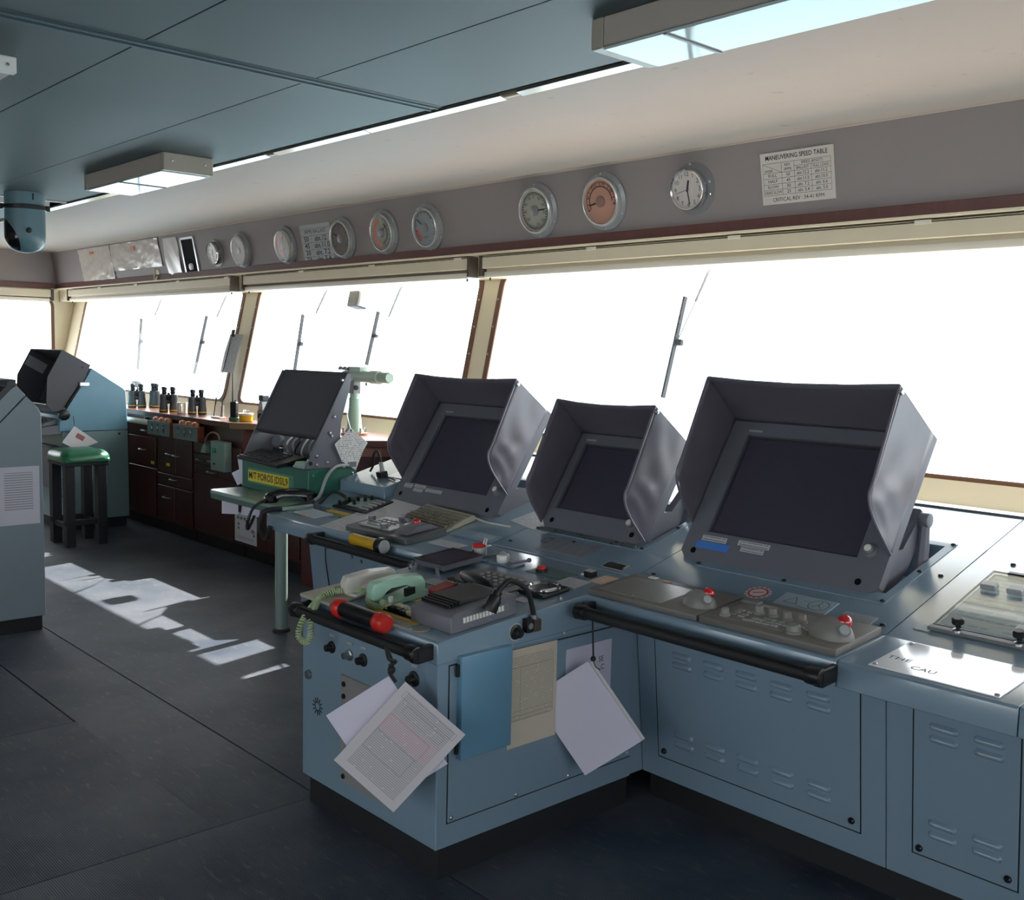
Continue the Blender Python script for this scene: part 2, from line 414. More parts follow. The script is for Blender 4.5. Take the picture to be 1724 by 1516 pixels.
P(ce, 'reveal_rail', B().box(-11.9, 4.5, 2.688, 2.702, 2.507, 2.53), CREAM)

# ------------------------------------------------------------------ front wall, windows, fascia
wf = thing('wall_front', 'raked front bulkhead with cream window posts and grey gauge fascia', None, (-4, 4.05, 0), kind='structure')
WX = ((-4.74, -1.05), (-7.72, -4.945), (-11.53, -7.99), (-.8, 2.9))
S0, S1w = -.015, .955
P(wf, 'window_bulkhead', B().holed(rect(-11.9, 4.5, -.13, 1.06), [rrect(a, b, S0, S1w, .09) for a, b in WX], -.07, 0).xf(FW(0, 0)), CREAM, smooth=False)
P(wf, 'lower_bulkhead', B().box(-11.9, 4.5, 4.03, 4.1, 0, .985), CREAM)
P(wf, 'sill_panel', B().prism([(3.93, .985), (4.04, .985), (4.035, 1.075), (4.02, 1.083), (3.955, 1.0)], 'x', -11.9, 4.5), CREAM)
P(wf, 'sill_lip', B().box(-4.3, 4.5, 3.88, 3.96, .985, .998), CREAM2)
P(wf, 'fascia_panel', B().box(-11.85, 4.5, 0, .352, -.02, 0).xf(FF(0, 2.17)), FASC)
P(wf, 'fascia_cap', B().box(-11.85, 4.5, .340, .352, 0, .012, .002).xf(FF(0, 2.17)), mat('fascia_cap', 'b0a79b', .45))
P(wf, 'wood_rail', B().box(-11.85, 4.5, 4.022, 4.09, 2.124, 2.173, .003), WOODR)
P(wf, 'header_lip', B().box(-11.85, 4.5, 4.008, 4.09, 2.110, 2.124, .002), mat('header_lip', 'efe4c6', .35))
P(wf, 'header_board', B().box(-11.9, 4.5, 4.085, 4.33, 1.985, 2.124), CREAM)
screw_me = to_mesh('screw', B().lathe([(.0065, 0), (.0065, .002), (.004, .004), (0, .0045)], n=8), STEEL)
dscrew_me = to_mesh('screw', B().lathe([(.008, 0), (.008, .003), (.005, .006), (0, .006)], n=10), mat('dark_screw', '3a3d42', .3, .8))
for i, (a, b) in enumerate(WX):
    w = thing('window_%d' % (i+1), ('large front window behind the tall hooded displays', 'front window behind the sighting telescope', 'front window above the binoculars', 'front window at the right-hand end of the bridge')[i], None, frame=FW((a+b)/2, 0), kind='structure')
    h = (b-a)/2
    P(w, 'gasket', B().holed(rrect(-h-.028, h+.028, S0-.028, S1w+.02, .11), [rrect(-h+.012, h-.012, S0+.012, S1w-.012, .08)], 0, .008), GASK)
    P(w, 'pane', B().holed(rrect(-h, h, S0, S1w, .09), [], -.05, -.042), GLASS, smooth=False)
    n = int((b-a)/.16)
    for k in range(n): share(w, 'screw', screw_me, (-h+.1+(b-a-.2)*k/(n-1), S0-.012, .008))
    for k in range(5):
        for sx in (-1, 1): share(w, 'screw', screw_me, (sx*(h+.014), .1+.17*k, .008))
wl = thing('wall_left', 'far end bulkhead with a window and grey fascia', None, (-11.9, 0, 0), kind='structure')
P(wl, 'end_bulkhead', B().holed(rect(-4, 4.3, 0, 2.55), [rrect(1.0, 4.0, 1.08, 2.02, .09)], -.08, 0).xf(FX(-11.9, 0, 0)), CREAM, smooth=False)
P(wl, 'end_fascia', B().prism([(-11.9, 2.17), (-11.83, 2.17), (-11.80, 2.51), (-11.9, 2.51)], 'y', -4, 4.04), FASC)
P(wl, 'end_wood_rail', B().box(-11.9, -11.81, -4, 4.02, 2.124, 2.173), WOODR)
P(wl, 'gasket', B().holed(rrect(.972, 4.025, 1.052, 2.04, .11), [rrect(1.012, 3.99, 1.092, 2.01, .08)], 0, .008).xf(FX(-11.9, 0, 0)), GASK)
P(wl, 'pane', B().box(-11.95, -11.945, 1, 4.0, 1.08, 2.02), GLASS)
wb = thing('wall_back', 'aft bulkhead behind the viewer', None, (-4, -4, 0), kind='structure')
P(wb, 'aft_bulkhead', B().holed(rect(-11.9, 4.5, 0, 2.55), [rrect(-5.4, -2.6, 1.0, 2.0, .08), rrect(-1.6, 1.8, 1.0, 2.0, .08)], -.08, 0).xf(FV(0, -4, 0)), CREAM, smooth=False)  # unseen window openings, put in and sized for fill light
wr = thing('wall_right', 'near end bulkhead with unseen openings added for fill light', None, (4.5, 0, 0), kind='structure')
P(wr, 'end_bulkhead', B().holed(rect(-4, 4.3, 0, 2.55), [rrect(.9, 3.6, 1.0, 2.02, .08), rrect(-2.9, .3, 1.0, 2.02, .08)], -.08, 0).xf(FX(4.6, 0, 0)), CREAM, smooth=False)  # both openings are out of view, added to let fill light in

# roller blinds above the windows
for xa, xb, lb in ((-4.70, -1.0, 'long cream roller blind over the window behind the hooded displays'), (-7.60, -4.79, 'cream roller blind over the middle window with a dark hem line'), (-11.45, -7.77, 'cream roller blind over the window above the binoculars')):
    t = thing('roller_blind', lb, 'blind', ((xa+xb)/2, 4.03, 1.97), group='roller blinds over the front windows')
    P(t, 'housing', B().box(xa+.02, xb-.02, 4.012, 4.078, 2.03, 2.102, .004), CREAM)
    P(t, 'slot', B().box(xa+.02, xb-.02, 4.009, 4.02, 2.094, 2.098), DARK)
    P(t, 'hem_bar', B().box(xa+.03, xb-.03, 4.022, 4.07, 1.978, 2.012, .006, 2), CREAM2)
    P(t, 'fabric', B().box(xa+.03, xb-.03, 4.042, 4.046, 2.008, 2.035), mat('blind_fabric', '7d746c', .7) if 'hem' in lb else CREAM)
    for x, s in ((xa, 1), (xb, -1)):
        P(t, 'end_bracket', B().box(min(x, x+s*.02), max(x, x+s*.02), 4.006, 4.08, 1.985, 2.105, .002), mat('bracket_brown', '4a4038', .5))
        P(t, 'pull_stub', B().cyl((x+s*.06, 4.045, 1.962), (x+s*.06, 4.045, 1.98), .005, n=8), RUBBER)
    for k in range(1, int((xb-xa)/.9)+1):
        P(t, 'clip', B().box(xa+.9*k-.035, xa+.9*k+.035, 4.007, 4.03, 2.088, 2.104, .001), CREAM2)
t = thing('roller_blind', 'cream roller blind on the far end bulkhead', 'blind', (-11.8, 2.4, 1.97), group='roller blinds over the front windows')
P(t, 'housing', B().box(-11.86, -11.79, .9, 3.96, 2.03, 2.11, .004), CREAM)
P(t, 'hem_bar', B().box(-11.85, -11.80, .9, 3.95, 1.978, 2.015, .006, 2), CREAM2)
P(t, 'end_bracket', B().box(-11.865, -11.785, 3.96, 3.99, 1.99, 2.115, .002), mat('bracket_brown', '4a4038', .5))

# wipers outside the glass
WIP = [((-10.238, .734), (-10.075, .222), (-9.895, .898), (-9.93, .767), 'thin wiper blade outside the window above the leftmost binoculars'), ((-8.816, .749), (-8.831, .213), (-8.557, .891), (-8.615, .736), 'thin wiper blade outside, between the binoculars and the clipped sheet'),
       ((-7.165, .741), (-7.119, .223), (-6.92, .901), (-6.977, .748), 'thin wiper blade outside, seen left above the black open-frame screen'), ((-6.148, .751), (-6.167, .361), (-5.953, .901), (-6.007, .714), 'thin wiper blade outside, seen right above the sighting telescope'), ((-3.413, .792), (-3.444, .256), (-3.291, .951), (-3.342, .765), 'long thin wiper blade outside the window between the two right-hand hoods')]
WG = mat('wiper_grey', '3c3f44', .6)
for (xa, sa), (xb, sb), (xc, sc), (xd, sd), lb in WIP:
    t = thing('window_wiper', lb, 'wiper', frame=FW(xb, sb, -.10), group='wipers on the front windows')
    P(t, 'blade', B().box(-.006, .006, 0, ((xa-xb)**2+(sa-sb)**2)**.5, -.012, .012).xf(Matrix.Rotation(math.atan2(-(xa-xb), sa-sb), 4, 'Z')), WG)
    P(t, 'arm', B().tube([(xd-xb, sd-sb, 0), (xc-xb, sc-sb, -.01), (xc-xb+.06, sc-sb+.14, -.02)], [.007, .009, .010], 6), mat('wiper_arm_pale', '7c8187', .6))
    P(t, 'arm_link', B().tube([(xd-xb, sd-sb, 0), ((xa-xb)*.55+.01, (sa-sb)*.55, .0)], .003, 5), mat('wiper_arm_pale', '7c8187', .6))
    P(t, 'pivot', B().box((xa-xb)*.55-.008, (xa-xb)*.55+.04, (sa-sb)*.52, (sa-sb)*.58, -.02, .006, .003), WG)
t = thing('wiper_motor_box', 'small grey box high outside the middle window', 'box', frame=FW(-6.53, .87, -.16))
P(t, 'casing', B().box(-.06, .06, -.07, .05, -.05, .05, .006), mat('wiper_grey', '6b6f74', .6)); P(t, 'flange', B().box(.06, .09, -.06, .06, -.04, .04, .004), GREYL)

# sea and foredeck far below
solo('sea', B().box(-900, 900, 9, 1500, -22.2, -22), mat('sea_water', '8fb4c4', .25, var=.08, vs_=.02), 'pale hazy sea beyond the ship', 'sea', kind='structure')
t = thing('foredeck', 'pinkish main deck of the ship far below the bridge', None, (-1, 60, -9), kind='structure')
P(t, 'deck_plating', B().prism([(-15, 9), (17, 9), (17, 120), (1, 165), (-15, 120)], 'z', -9.4, -9), mat('deck_pink', 'b3a59e', .6, var=.1, vs_=.3))
for k, (x, r) in enumerate(((-2.2, .35), (-1.2, .3), (0, .4), (1.2, .3), (2.4, .35))): P(t, 'cargo_pipe', B().cyl((x, 14, -8.2), (x, 118, -8.2), r, n=10), GREYM)
for k in range(9): P(t, 'cross_pipe', B().cyl((-13, 24+k*11, -7.9), (15, 24+k*11, -7.9), .3, n=8), GREYM); P(t, 'tank_hatch', B().lathe([(1.1, 0), (1.1, 1.1), (.6, 1.3), (0, 1.3)], (-7 + (k % 3)*6.5, 28+k*10, -9), n=12), GREYL)
for s in (-14.6, 16.6): P(t, 'bulwark_rail', B().box(s, s+.2, 12, 118, -9, -7.9), WHITE)
# ------------------------------------------------------------------ ceiling fittings
DIFF = mat('acrylic_diffuser', 'b9c4c4', .06, spec=.35, var=.02)
LAMPC = mat('lamp_casing', 'a79f96', .4, var=.03)
def lamp(xa, xb, y0, y1, label, bars):
    t = thing('ceiling_light', label, 'ceiling light', ((xa+xb)/2, (y0+y1)/2, 2.5), group='box lights on the teal ceiling')
    P(t, 'casing', B().box(xa+.045, xb-.045, y0+.004, y1-.004, 2.418, 2.4995, .003), LAMPC)
    for x, s in ((xa, 1), (xb, -1)):
        e = P(t, 'end_cap', B().box(min(x, x+s*.045), max(x, x+s*.045), y0, y1, 2.412, 2.4995, .004), mat('lamp_end_cap', '9d988b', .4))
        for yy in (y0+.045, y1-.045): P(t, 'screw', B().lathe([(.008, 0), (.006, .005), (0, .006)], (x-s*.0005, yy, 2.46), (-s, 0, 0), 8), CHROME, up=e)
    P(t, 'diffuser', B().box(xa+.045, xb-.045, y0+.006, y1-.006, 2.408, 2.417, .003), DIFF)
    for x in bars: P(t, 'retaining_bar', B().box(x-.006, x+.006, y0+.004, y1-.004, 2.404, 2.409, .001), GREYM)
lamp(-6.12, -5.06, 2.25, 2.515, 'grey box ceiling light near the compass periscope', (-5.62,))
lamp(-2.13, -.75, 2.22, 2.475, 'long box ceiling light nearest the viewer, reflecting the foredeck', (-1.86,))
t = thing('ceiling_light', 'corner of a small box light at the picture\'s left edge', 'ceiling light', (-4.3, 1.05, 2.5), group='box lights on the teal ceiling')
P(t, 'casing', B().box(-5.0, -3.83, .92, 1.175, 2.45, 2.4995, .003), LAMPC); P(t, 'end_cap', B().box(-3.83, -3.80, .915, 1.18, 2.445, 2.4995, .003), WHITE)
P(t, 'screw', B().lathe([(.008, 0), (.006, .006), (0, .007)], (-3.80, 1.15, 2.47), (1, 0, 0), 8), CHROME)

# compass periscope hanging from the ceiling
t = thing('compass_periscope', 'teal compass periscope tube hanging from the ceiling', 'periscope', (-7.2, 2.265, 2.2))
PT = mat('periscope_teal', '5d7c86', .35, var=.04)
rr = .122; cx, cy = -7.2, 2.265
prof = [(rr, 2.575), (rr, 2.23), (.119, 2.195), (.107, 2.165), (.085, 2.142), (.055, 2.127), (.02, 2.12), (0, 2.12)]
P(t, 'tube', B().lathe([(r, z-2.12) for r, z in prof[::-1]], (cx, cy, 2.12), n=32), PT, ang=60)
def prad(z):
    for (r0, za), (r1, zb_) in zip(prof, prof[1:]):
        if zb_ <= z <= za: return r1+(r0-r1)*(z-zb_)/max(1e-6, za-zb_)
    return rr
P(t, 'clamp_band', B().lathe([(.123, 0), (.132, .003), (.132, .027), (.123, .03)], (cx, cy, 2.392), n=28), BLACKP)
for a in (250, 70): P(t, 'clamp_lug', B().box(cx+.135*math.cos(R(a))-.014, cx+.135*math.cos(R(a))+.014, cy+.135*math.sin(R(a))-.014, cy+.135*math.sin(R(a))+.014, 2.392, 2.427, .003), BLACKP)
def op(u, v):                                          # dark mirror opening hugging the lower operator side
    q = 2*math.pi*u; zz = 2.235+v*(.098*math.sin(q)-.02*math.cos(q)) - .005; a = R(-74) + v*(.62*math.cos(q)-.30*math.sin(q)); zz = max(2.124, zz); r = prad(zz)+.003
    return (cx+r*math.cos(a), cy+r*math.sin(a), zz)
P(t, 'mirror_opening', B().grid(op, 28, 6), BLACKG)
P(t, 'knob', B().lathe([(.018, 0), (.018, .012), (.012, .016), (0, .016)], (cx+rr*math.cos(R(-8)), cy+rr*math.sin(R(-8)), 2.255), (math.cos(R(-8)), math.sin(R(-8)), 0), 12), RUBBER)
P(t, 'slot', B().box(cx+rr-.006, cx+rr+.002, cy+.008, cy+.018, 2.45, 2.49), DARK)

# ------------------------------------------------------------------ gauges on the fascia
FLG = mat('gauge_flange', '8d9092', .35, .3, var=.04); BEZ = mat('gauge_bezel', 'c6c8c8', .25, .6, var=.02)
def gauge(x, z, label, face, r=.142, marks=None, arcs=(), needle=90, texts=(), hub=GREYM, full=False):
    t = thing('gauge', label, 'gauge', frame=FF(x, z), group='round gauges on the fascia')
    P(t, 'flange', B().lathe([(r, 0), (r, .012), (r*.86, .02), (r*.84, .03), (r*.84, .03)], n=40), FLG)
    P(t, 'bezel', B().lathe([(r*.84, .02), (r*.83, .042), (r*.77, .046), (r*.745, .036), (r*.745, .033)], n=40), BEZ)
    fo = P(t, 'face', B().lathe([(0, .033), (r*.75, .0335), (r*.75, .032), (0, .031)], n=40), mat('gauge_face_'+face, face, .7, spec=.2, var=.02))
    b = B(); a0, a1, nn = marks or (225, -45, 21)
    for i in range(nn):
        a = R(a0+(a1-a0)*i/(nn-1)); l = .10 if i % 2 == 0 else .05
        qline(b, r*.66*math.cos(a), r*.66*math.sin(a), r*(.66-l)*math.cos(a), r*(.66-l)*math.sin(a), .0042 if i % 2 == 0 else .0026, .0345)
    ring_sector(b, r*.655, r*.675, min(a0, a1), max(a0, a1), .0345, 40)
    for s, sz, px, py in texts: text_b(b, s, sz, px, py, .0345)
    P(t, 'scale_marks', b, INK, smooth=False)
    for r0, r1, q0, q1, c in arcs: P(t, 'coloured_arc', ring_sector(B(), r*r0, r*r1, q0, q1, .0342, 20), mat('arc_'+c, c, .4, var=0), smooth=False)
    a = R(needle); P(t, 'needle', qline(B(), -r*.12*math.cos(a), -r*.12*math.sin(a), r*.55*math.cos(a), r*.55*math.sin(a), .008, .038), INK, smooth=False)
    P(t, 'hub', B().lathe([(r*.2, .0345), (r*.2, .041), (r*.15, .044), (0, .044)], n=20), hub)
    for k in range(6):
        q = R(30+60*k); share(t, 'screw', screw_me, (r*.93*math.cos(q), r*.93*math.sin(q), .013))
    P(t, 'glass', B().lathe([(0, .0455), (r*.76, .0455), (r*.76, .0465), (0, .0465)], n=32), glass_mat('gauge_glass', refl=.015), smooth=False)
    return t
def nums(vals, a0, a1, rad, sz): return [(str(v), sz, rad*math.cos(R(a0+(a1-a0)*i/(len(vals)-1))), rad*math.sin(R(a0+(a1-a0)*i/(len(vals)-1)))) for i, v in enumerate(vals)]
gauge(-7.575, 2.30, 'round gauge with plain pale face, second dial from the far end', 'a89c92', needle=110, marks=(200, -20, 17))
gauge(-6.895, 2.297, 'round gauge with a wide red left arc, just left of the small table plate', '8f8d88', arcs=[(.35, .6, 100, 260, 'b5564a')], needle=75, marks=(80, -80, 11))
gauge(-6.13, 2.30, 'brownish grey gauge just right of the small table plate', '7a736d', r=.146, needle=150, marks=(215, -35, 25), texts=nums((0, 5, 10, 15, 20), 215, -35, .074, .023))
gauge(-5.645, 2.306, 'round gauge with red arc on the left and black arc on the right', '9a9c90', r=.146, arcs=[(.45, .62, 95, 265, 'c96a58'), (.40, .47, -80, 60, '2a2a2a')], needle=35, marks=(70, -70, 15), texts=[('RPM', .018, .02, -.075)])
gauge(-5.183, 2.307, 'round gauge with a short red arc at lower left, needle pointing up-left', '90959a', r=.146, arcs=[(.45, .62, 185, 235, 'c1564c')], needle=140, marks=(235, -30, 25), texts=[('KNOTS', .016, .0, -.06)])
gauge(-4.195, 2.325, 'large gauge with a full ring of ticks and needle pointing right', 'a3a398', r=.148, needle=2, marks=(270, -85, 73), texts=nums((0, 30, 60, 90, 120, 150), 90, -80, .074, .023)+nums((30, 60, 90, 120), 115, 215, .074, .023))
gauge(-3.705, 2.33, 'large gauge with salmon pink face and black scale arc', 'b98d7c', r=.148, arcs=[(.50, .545, 0, 205, '4a2a22')], needle=190, marks=(205, -10, 23), texts=nums((0, 10, 20, 30, 40, 50), 205, -10, .092, .021), hub=mat('brown_hub', '8b6d60', .4))
def clock(x, z, label, r, hm, wide):
    t = thing('wall_clock', label, 'clock', frame=FF(x, z), group='clocks on the fascia')
    P(t, 'back_plate', B().lathe([(r*1.28, 0), (r*1.28, .004), (r*1.1, .006)], (r*.12, 0, 0), n=36), mat('clock_plate', '77767a', .4))
    P(t, 'rim', B().lathe([(r*.9, 0), (r*1.03, .01), (r*1.04, .035), (r*.98, .045), (r*.92, .042), (r*.9, .03)], n=36), CHROME)
    P(t, 'face', B().lathe([(0, .034), (r*.92, .034), (r*.92, .03), (0, .03)], n=36), mat('clock_face', 'c8c2bd', .4, var=.02))
    b = B()
    for k in range(1, 13):
        a = R(90-30*k); text_b(b, str(k), r*.30, r*.74*math.cos(a), r*.74*math.sin(a), .0345)
    P(t, 'numerals', b, INK, smooth=False)
    for nm, a, l, w in (('hour_hand', 90-30*(hm[0]+hm[1]/60), .45, .10), ('minute_hand', 90-6*hm[1], .72, .06), ('second_hand', 90-6*hm[2], .75, .025)):
        a = R(a); P(t, nm, qline(B(), -r*.12*math.cos(a), -r*.12*math.sin(a), r*l*math.cos(a), r*l*math.sin(a), r*w, .036), INK, smooth=False)
    P(t, 'glass', B().lathe([(0, .043), (r*.93, .043), (r*.93, .0435), (0, .0435)], n=32), glass_mat('gauge_glass', refl=.015), smooth=False)
    P(t, 'latch', B().box(r*1.12, r*1.24, -r*.4, -r*.28, .004, .018, .002), CHROME)
    share(t, 'screw', screw_me, (r*.05, r*1.2, .004)); share(t, 'screw', screw_me, (r*1.15, r*.25, .005))
clock(-3.148, 2.336, 'chrome-rimmed round clock between the pink gauge and the speed table', .096, (12, 29, 43), True)
clock(-8.02, 2.30, 'small chrome-rimmed clock at the far end of the gauges', .088, (12, 29, 43), True)

# ------------------------------------------------------------------ speed tables and papers on the fascia
def speed_table(x0, x1, z0, z1_, label, crop=False):
    w = x1-x0; h = (z1_-z0)/math.cos(TF)
    t = thing('speed_table_plate', label, 'sign', frame=FF((x0+x1)/2, z0), group='speed table plates')
    P(t, 'plate', B().box(-w/2, w/2, 0, h, 0, .004, .001), mat('plate_white' if not crop else 'plate_silver', 'cac4be' if not crop else 'a9a9ac', .6, spec=.3, var=.02))
    b = B(); z = .0046; L = -w/2
    if not crop:
        text_b(b, 'MANEUVERING SPEED TABLE', .0275, 0, h*.895, z, sx=.86, bold=.0003)
        xs = [L+.012, L+w*.295, L+w*.47, L+w*.70, -L-.015]; yt, yb = h*.79, h*.175
        rows = [yt, yt-(yt-yb)*.30]; rows += [rows[1]-(rows[1]-yb)*k/4 for k in range(1, 5)]
        for yy in rows: qline(b, xs[0], yy, xs[4], yy, .0012, z)
        qline(b, xs[2], yt-(yt-yb)*.15, xs[4], yt-(yt-yb)*.15, .0012, z)
        for i, xx in enumerate(xs): qline(b, xx, yb, xx, yt if i != 3 else yt-(yt-yb)*.15, .0012, z)
        qline(b, xs[0], yt, xs[1], rows[1], .0012, z)
        cx_ = [(xs[i]+xs[i+1])/2 for i in range(4)]; rm = lambda k: (rows[k]+rows[k+1])/2
        text_b(b, 'ORDER', .015, xs[0]+.028, rows[1]+.009, z, sx=.9); text_b(b, 'REV.', .0165, cx_[1], rows[0]-.012, z); text_b(b, '(RPM)', .0165, cx_[1], rows[0]-.030, z, sx=.9)
        text_b(b, 'SPEED (KNOT)', .0165, (xs[2]+xs[4])/2, rows[0]-.010, z); text_b(b, 'BALLAST', .0165, cx_[2], rows[0]-.031, z, sx=.95); text_b(b, 'FULL LOAD', .0165, cx_[3], rows[0]-.031, z, sx=.9)
        for k, (o, rv, ba, fu) in enumerate((('FULL', '50', 'abt.12.2', 'abt.11.2'), ('HALF', '45', 'abt.11.0', 'abt.10.0'), ('SLOW', '30', 'abt. 7.2', 'abt. 6.6'), ('DEAD SLOW', '23', 'abt. 5.4', 'abt. 5.0'))):
            text_b(b, o, .018, cx_[0], rm(k+1), z, sx=.85 if len(o) > 5 else 1.15); text_b(b, rv, .020, cx_[1], rm(k+1), z)
            text_b(b, ba, .020, cx_[2], rm(k+1), z, sx=.95); text_b(b, fu, .020, cx_[3], rm(k+1), z, sx=.95)
        text_b(b, 'CRITICAL REV : 34-41 RPM', .0235, 0, h*.085, z, sx=.95)
    else:
        text_b(b, '(RPM) BALLAST', .038, 0, h*.80, z, sx=1.12)
        for k in range(5): qline(b, L+.01, h*(.88-.19*k), -L, h*(.88-.19*k), .0018, z)
        qline(b, L+w*.34, h*.1, L+w*.34, h*.88, .0018, z)
        for k, (a_, c_) in enumerate((('50', 'abt.12.'), ('45', 'abt.11.0'), ('30', 'abt. 7.2'), ('23', 'abt. 5.4'))):
            yy = h*(.60-.19*k) if k < 3 else h*.035
            text_b(b, a_, .05, L+w*.18, yy, z, sx=1.3, bold=.0008); text_b(b, c_, .05, L+w*.67, yy, z, sx=1.25, bold=.0008)
    P(t, 'lettering', b, INK, smooth=False)
speed_table(-2.757, -2.395, 2.227, 2.446, 'white plate headed maneuvering speed table beside the clock')
speed_table(-6.68, -6.285, 2.168, 2.42, 'small silvery speed table plate between two gauges', True)

FOIL = mat('crinkled_laminate', 'c9c2b8', .22, spec=.7, var=.12, vs_=20, bump=1.0, bs=22)
t = thing('chart_poster', 'crinkled laminated chart poster taped at the far end of the fascia', 'poster', frame=FF(-10.02, 2.145))
b = B(); ws = .97
def crk(x, y): return .004 + .010*abs(math.sin(x*23+math.sin(y*9)*2))*abs(math.sin(y*7+x*3+1)) 
P(t, 'left_sheet', B().grid(lambda u, v: (-.97+.82*u, .352*v, crk(u*3, v*2)), 24, 12), FOIL)
P(t, 'right_sheet', B().grid(lambda u, v: (-.15+1.1*u, .10+.252*v, crk(u*4+1, v*2)), 32, 10), FOIL)
P(t, 'orange_mark', B().box(-.66, -.56, .29, .315, .012, .0165), mat('orange_print', 'c9743f', .4)); P(t, 'orange_mark', B().box(.36, .44, .27, .31, .012, .0165), mat('orange_print', 'c9743f', .4)); P(t, 'green_mark', B().box(.33, .40, .11, .125, .012, .0165), mat('green_print', '4f8a62', .4))
t = solo('posted_sheet', B().grid(lambda u, v: (-.14+.28*u, .352*v, .004+.012*math.sin(u*4+v*3)**2), 10, 14), mat('glossy_white_sheet', 'dedad4', .2, spec=.7, var=.05, vs_=8), 'glossy blank white sheet beside the black indicator panel', 'paper', frame=FF(-8.83, 2.13))
t = thing('wall_hook', 'small cream hook under the chart poster', 'hook', frame=FF(-9.2, 2.18))
P(t, 'plate', B().prism(rrect(-.03, .03, -.045, .04, .025), 'z', 0, .006), CREAM); P(t, 'hook_bend', B().tube(spline([(-.03, .05, .01), (-.03, -.02, .03), (0, -.05, .035), (.03, -.02, .03)]), .007), CREAM)
t = thing('indicator_panel', 'tall narrow black panel with a pale frame and one rotary knob', 'panel', frame=FF(-8.495, 2.142))
P(t, 'frame', B().holed(rect(-.13, .13, 0, .325), [rect(-.108, .108, .02, .305)], 0, .012), BEZ); P(t, 'black_plate', B().box(-.11, .11, .018, .307, 0, .006), mat('indicator_black', '141416', .8, spec=.1))
P(t, 'knob', B().lathe([(.03, .006), (.028, .022), (.02, .024), (.012, .024)], (.0, .075, 0), n=14), WHITE)
for p in ((-.12, .01), (.12, .01), (-.12, .315), (.12, .315)): share(t, 'screw', screw_me, (*p, .012))

# sheet clipped to the window post
t = thing('clipped_sheet', 'grey printed sheet clipped to the window post above the hand radio', 'paper', frame=FW(-7.92, .22, .05))
P(t, 'sheet', B().grid(lambda u, v: (-.12+.03*v+.225*u, .325*v, .006*math.sin(v*4)+.004*math.sin(u*5)), 6, 12), print_mat('grey_print', 'a9a9ab', '55565a', 26, 30))
P(t, 'clip', B().box(-.03, .0, .30, .36, .0, .02, .003), BLACKP); P(t, 'cord', B().tube([(-.02, .34, .012), (-.06, -.03, .012), (-.09, -.28, .0)], .003, 6), RUBBER)
# ------------------------------------------------------------------ console row
YB = 3.56
GREYF = mat('toe_kick_black', '1d2024', .6, var=.05)
def side_profile(top, y_back=YB, front=True):
    pts = [(yc(.1), .1), (yc(.695), .695), (2.43, .695), (2.40, .702), (2.40, z1(2.40)-.006), (2.406, z1(2.4)), (2.652, z1(2.652))]
    return pts + top + [(y_back, .1)]
def louver_mesh():
    b = B(); nx = 14; w, h, d = .078, .024, .011
    def f(u, v):
        x = (u-.5)*w; e = min(1., min(u, 1-u)*6); e = math.sqrt(max(0, e*(2-e)))
        y = (v-.5)*h*(.55+.45*e)
        return (x, y + h*.1, d*e*math.sin(math.pi*min(1, v*1.05))**.7 + .0002)
    b.grid(f, nx, 6); return to_mesh('louver', b, BLUE)
LOUV = louver_mesh()
def front_panel(t, xa, xb, za, zb_, lx, lz, screws):
    fr = FC((xa+xb)/2, za); h = (zb_-za)/math.cos(_tc); w = (xb-xa)/2
    inv = t.matrix_world.inverted()
    p = bpy.data.objects.new('front_panel', to_mesh('front_panel', B().box(-w, w, 0, h, -.004, .003, .0015), BLUE)); COL.objects.link(p)
    p.parent = t; p.matrix_basis = inv @ fr
    g = bpy.data.objects.new('panel_gap', to_mesh('panel_gap', B().box(-w-.004, w+.004, -.004, h+.004, -.004, .0006), DARK)); COL.objects.link(g); g.parent = t; g.matrix_basis = inv @ fr
    for x in lx:
        for z in lz:
            for dz in (0, -.034):
                o = bpy.data.objects.new('louver', LOUV); COL.objects.link(o); o.parent = p; o.location = (x-(xa+xb)/2, z+dz-za, .003)
    for x, z in screws:
        o = bpy.data.objects.new('screw', dscrew_me); COL.objects.link(o); o.parent = p; o.location = (x-(xa+xb)/2, z-za, .003); o.scale = (1.3, 1.3, 1.6)
def deck_slab(t, xa, xb, ya, yb, hole, thick=.14, name='deck'):
    """sloping deck plate with a monitor well"""
    th = math.atan(S2); k = 1/math.cos(th)
    o = rect(xa, xb, 0, (yb-ya)*k); hs = [rect(hole[0], hole[1], (hole[2]-ya)*k, (hole[3]-ya)*k)] if hole else []
    b = B().holed(o, hs, -thick, 0)
    fr = Matrix.Translation((0, ya, z2(ya))) @ Matrix.Rotation(th, 4, 'X')
    return P(t, name, b.xf(fr), BLUE, smooth=False)
def well_frame(t, xa, xb, ya, yb, hole):
    b = B().holed(rect(xa, xb, ya, yb), [rect(*hole)], 0, .0025)
    for v in b.bm.verts: v.co = Vector((v.co.x, v.co.y, z2(v.co.y)+v.co.z))
    f = P(t, 'well_frame', b, BLUE_D, smooth=False)
    for x in (xa+.01, (xa+xb)/2, xb-.01):
        for y in (ya+.012, (ya+yb)/2, yb-.012):
            if x == (xa+xb)/2 and y == (ya+yb)/2: continue
            share(t, 'screw', dscrew_me, (x, y, z2(y)+.0025))
    P(t, 'well_lining', B().box(hole[0]+.001, hole[1]-.001, hole[2]+.001, hole[3]-.001, z2(hole[2])-.13, z2(hole[2])-.12), mat('well_grey', '4a4a52', .5))
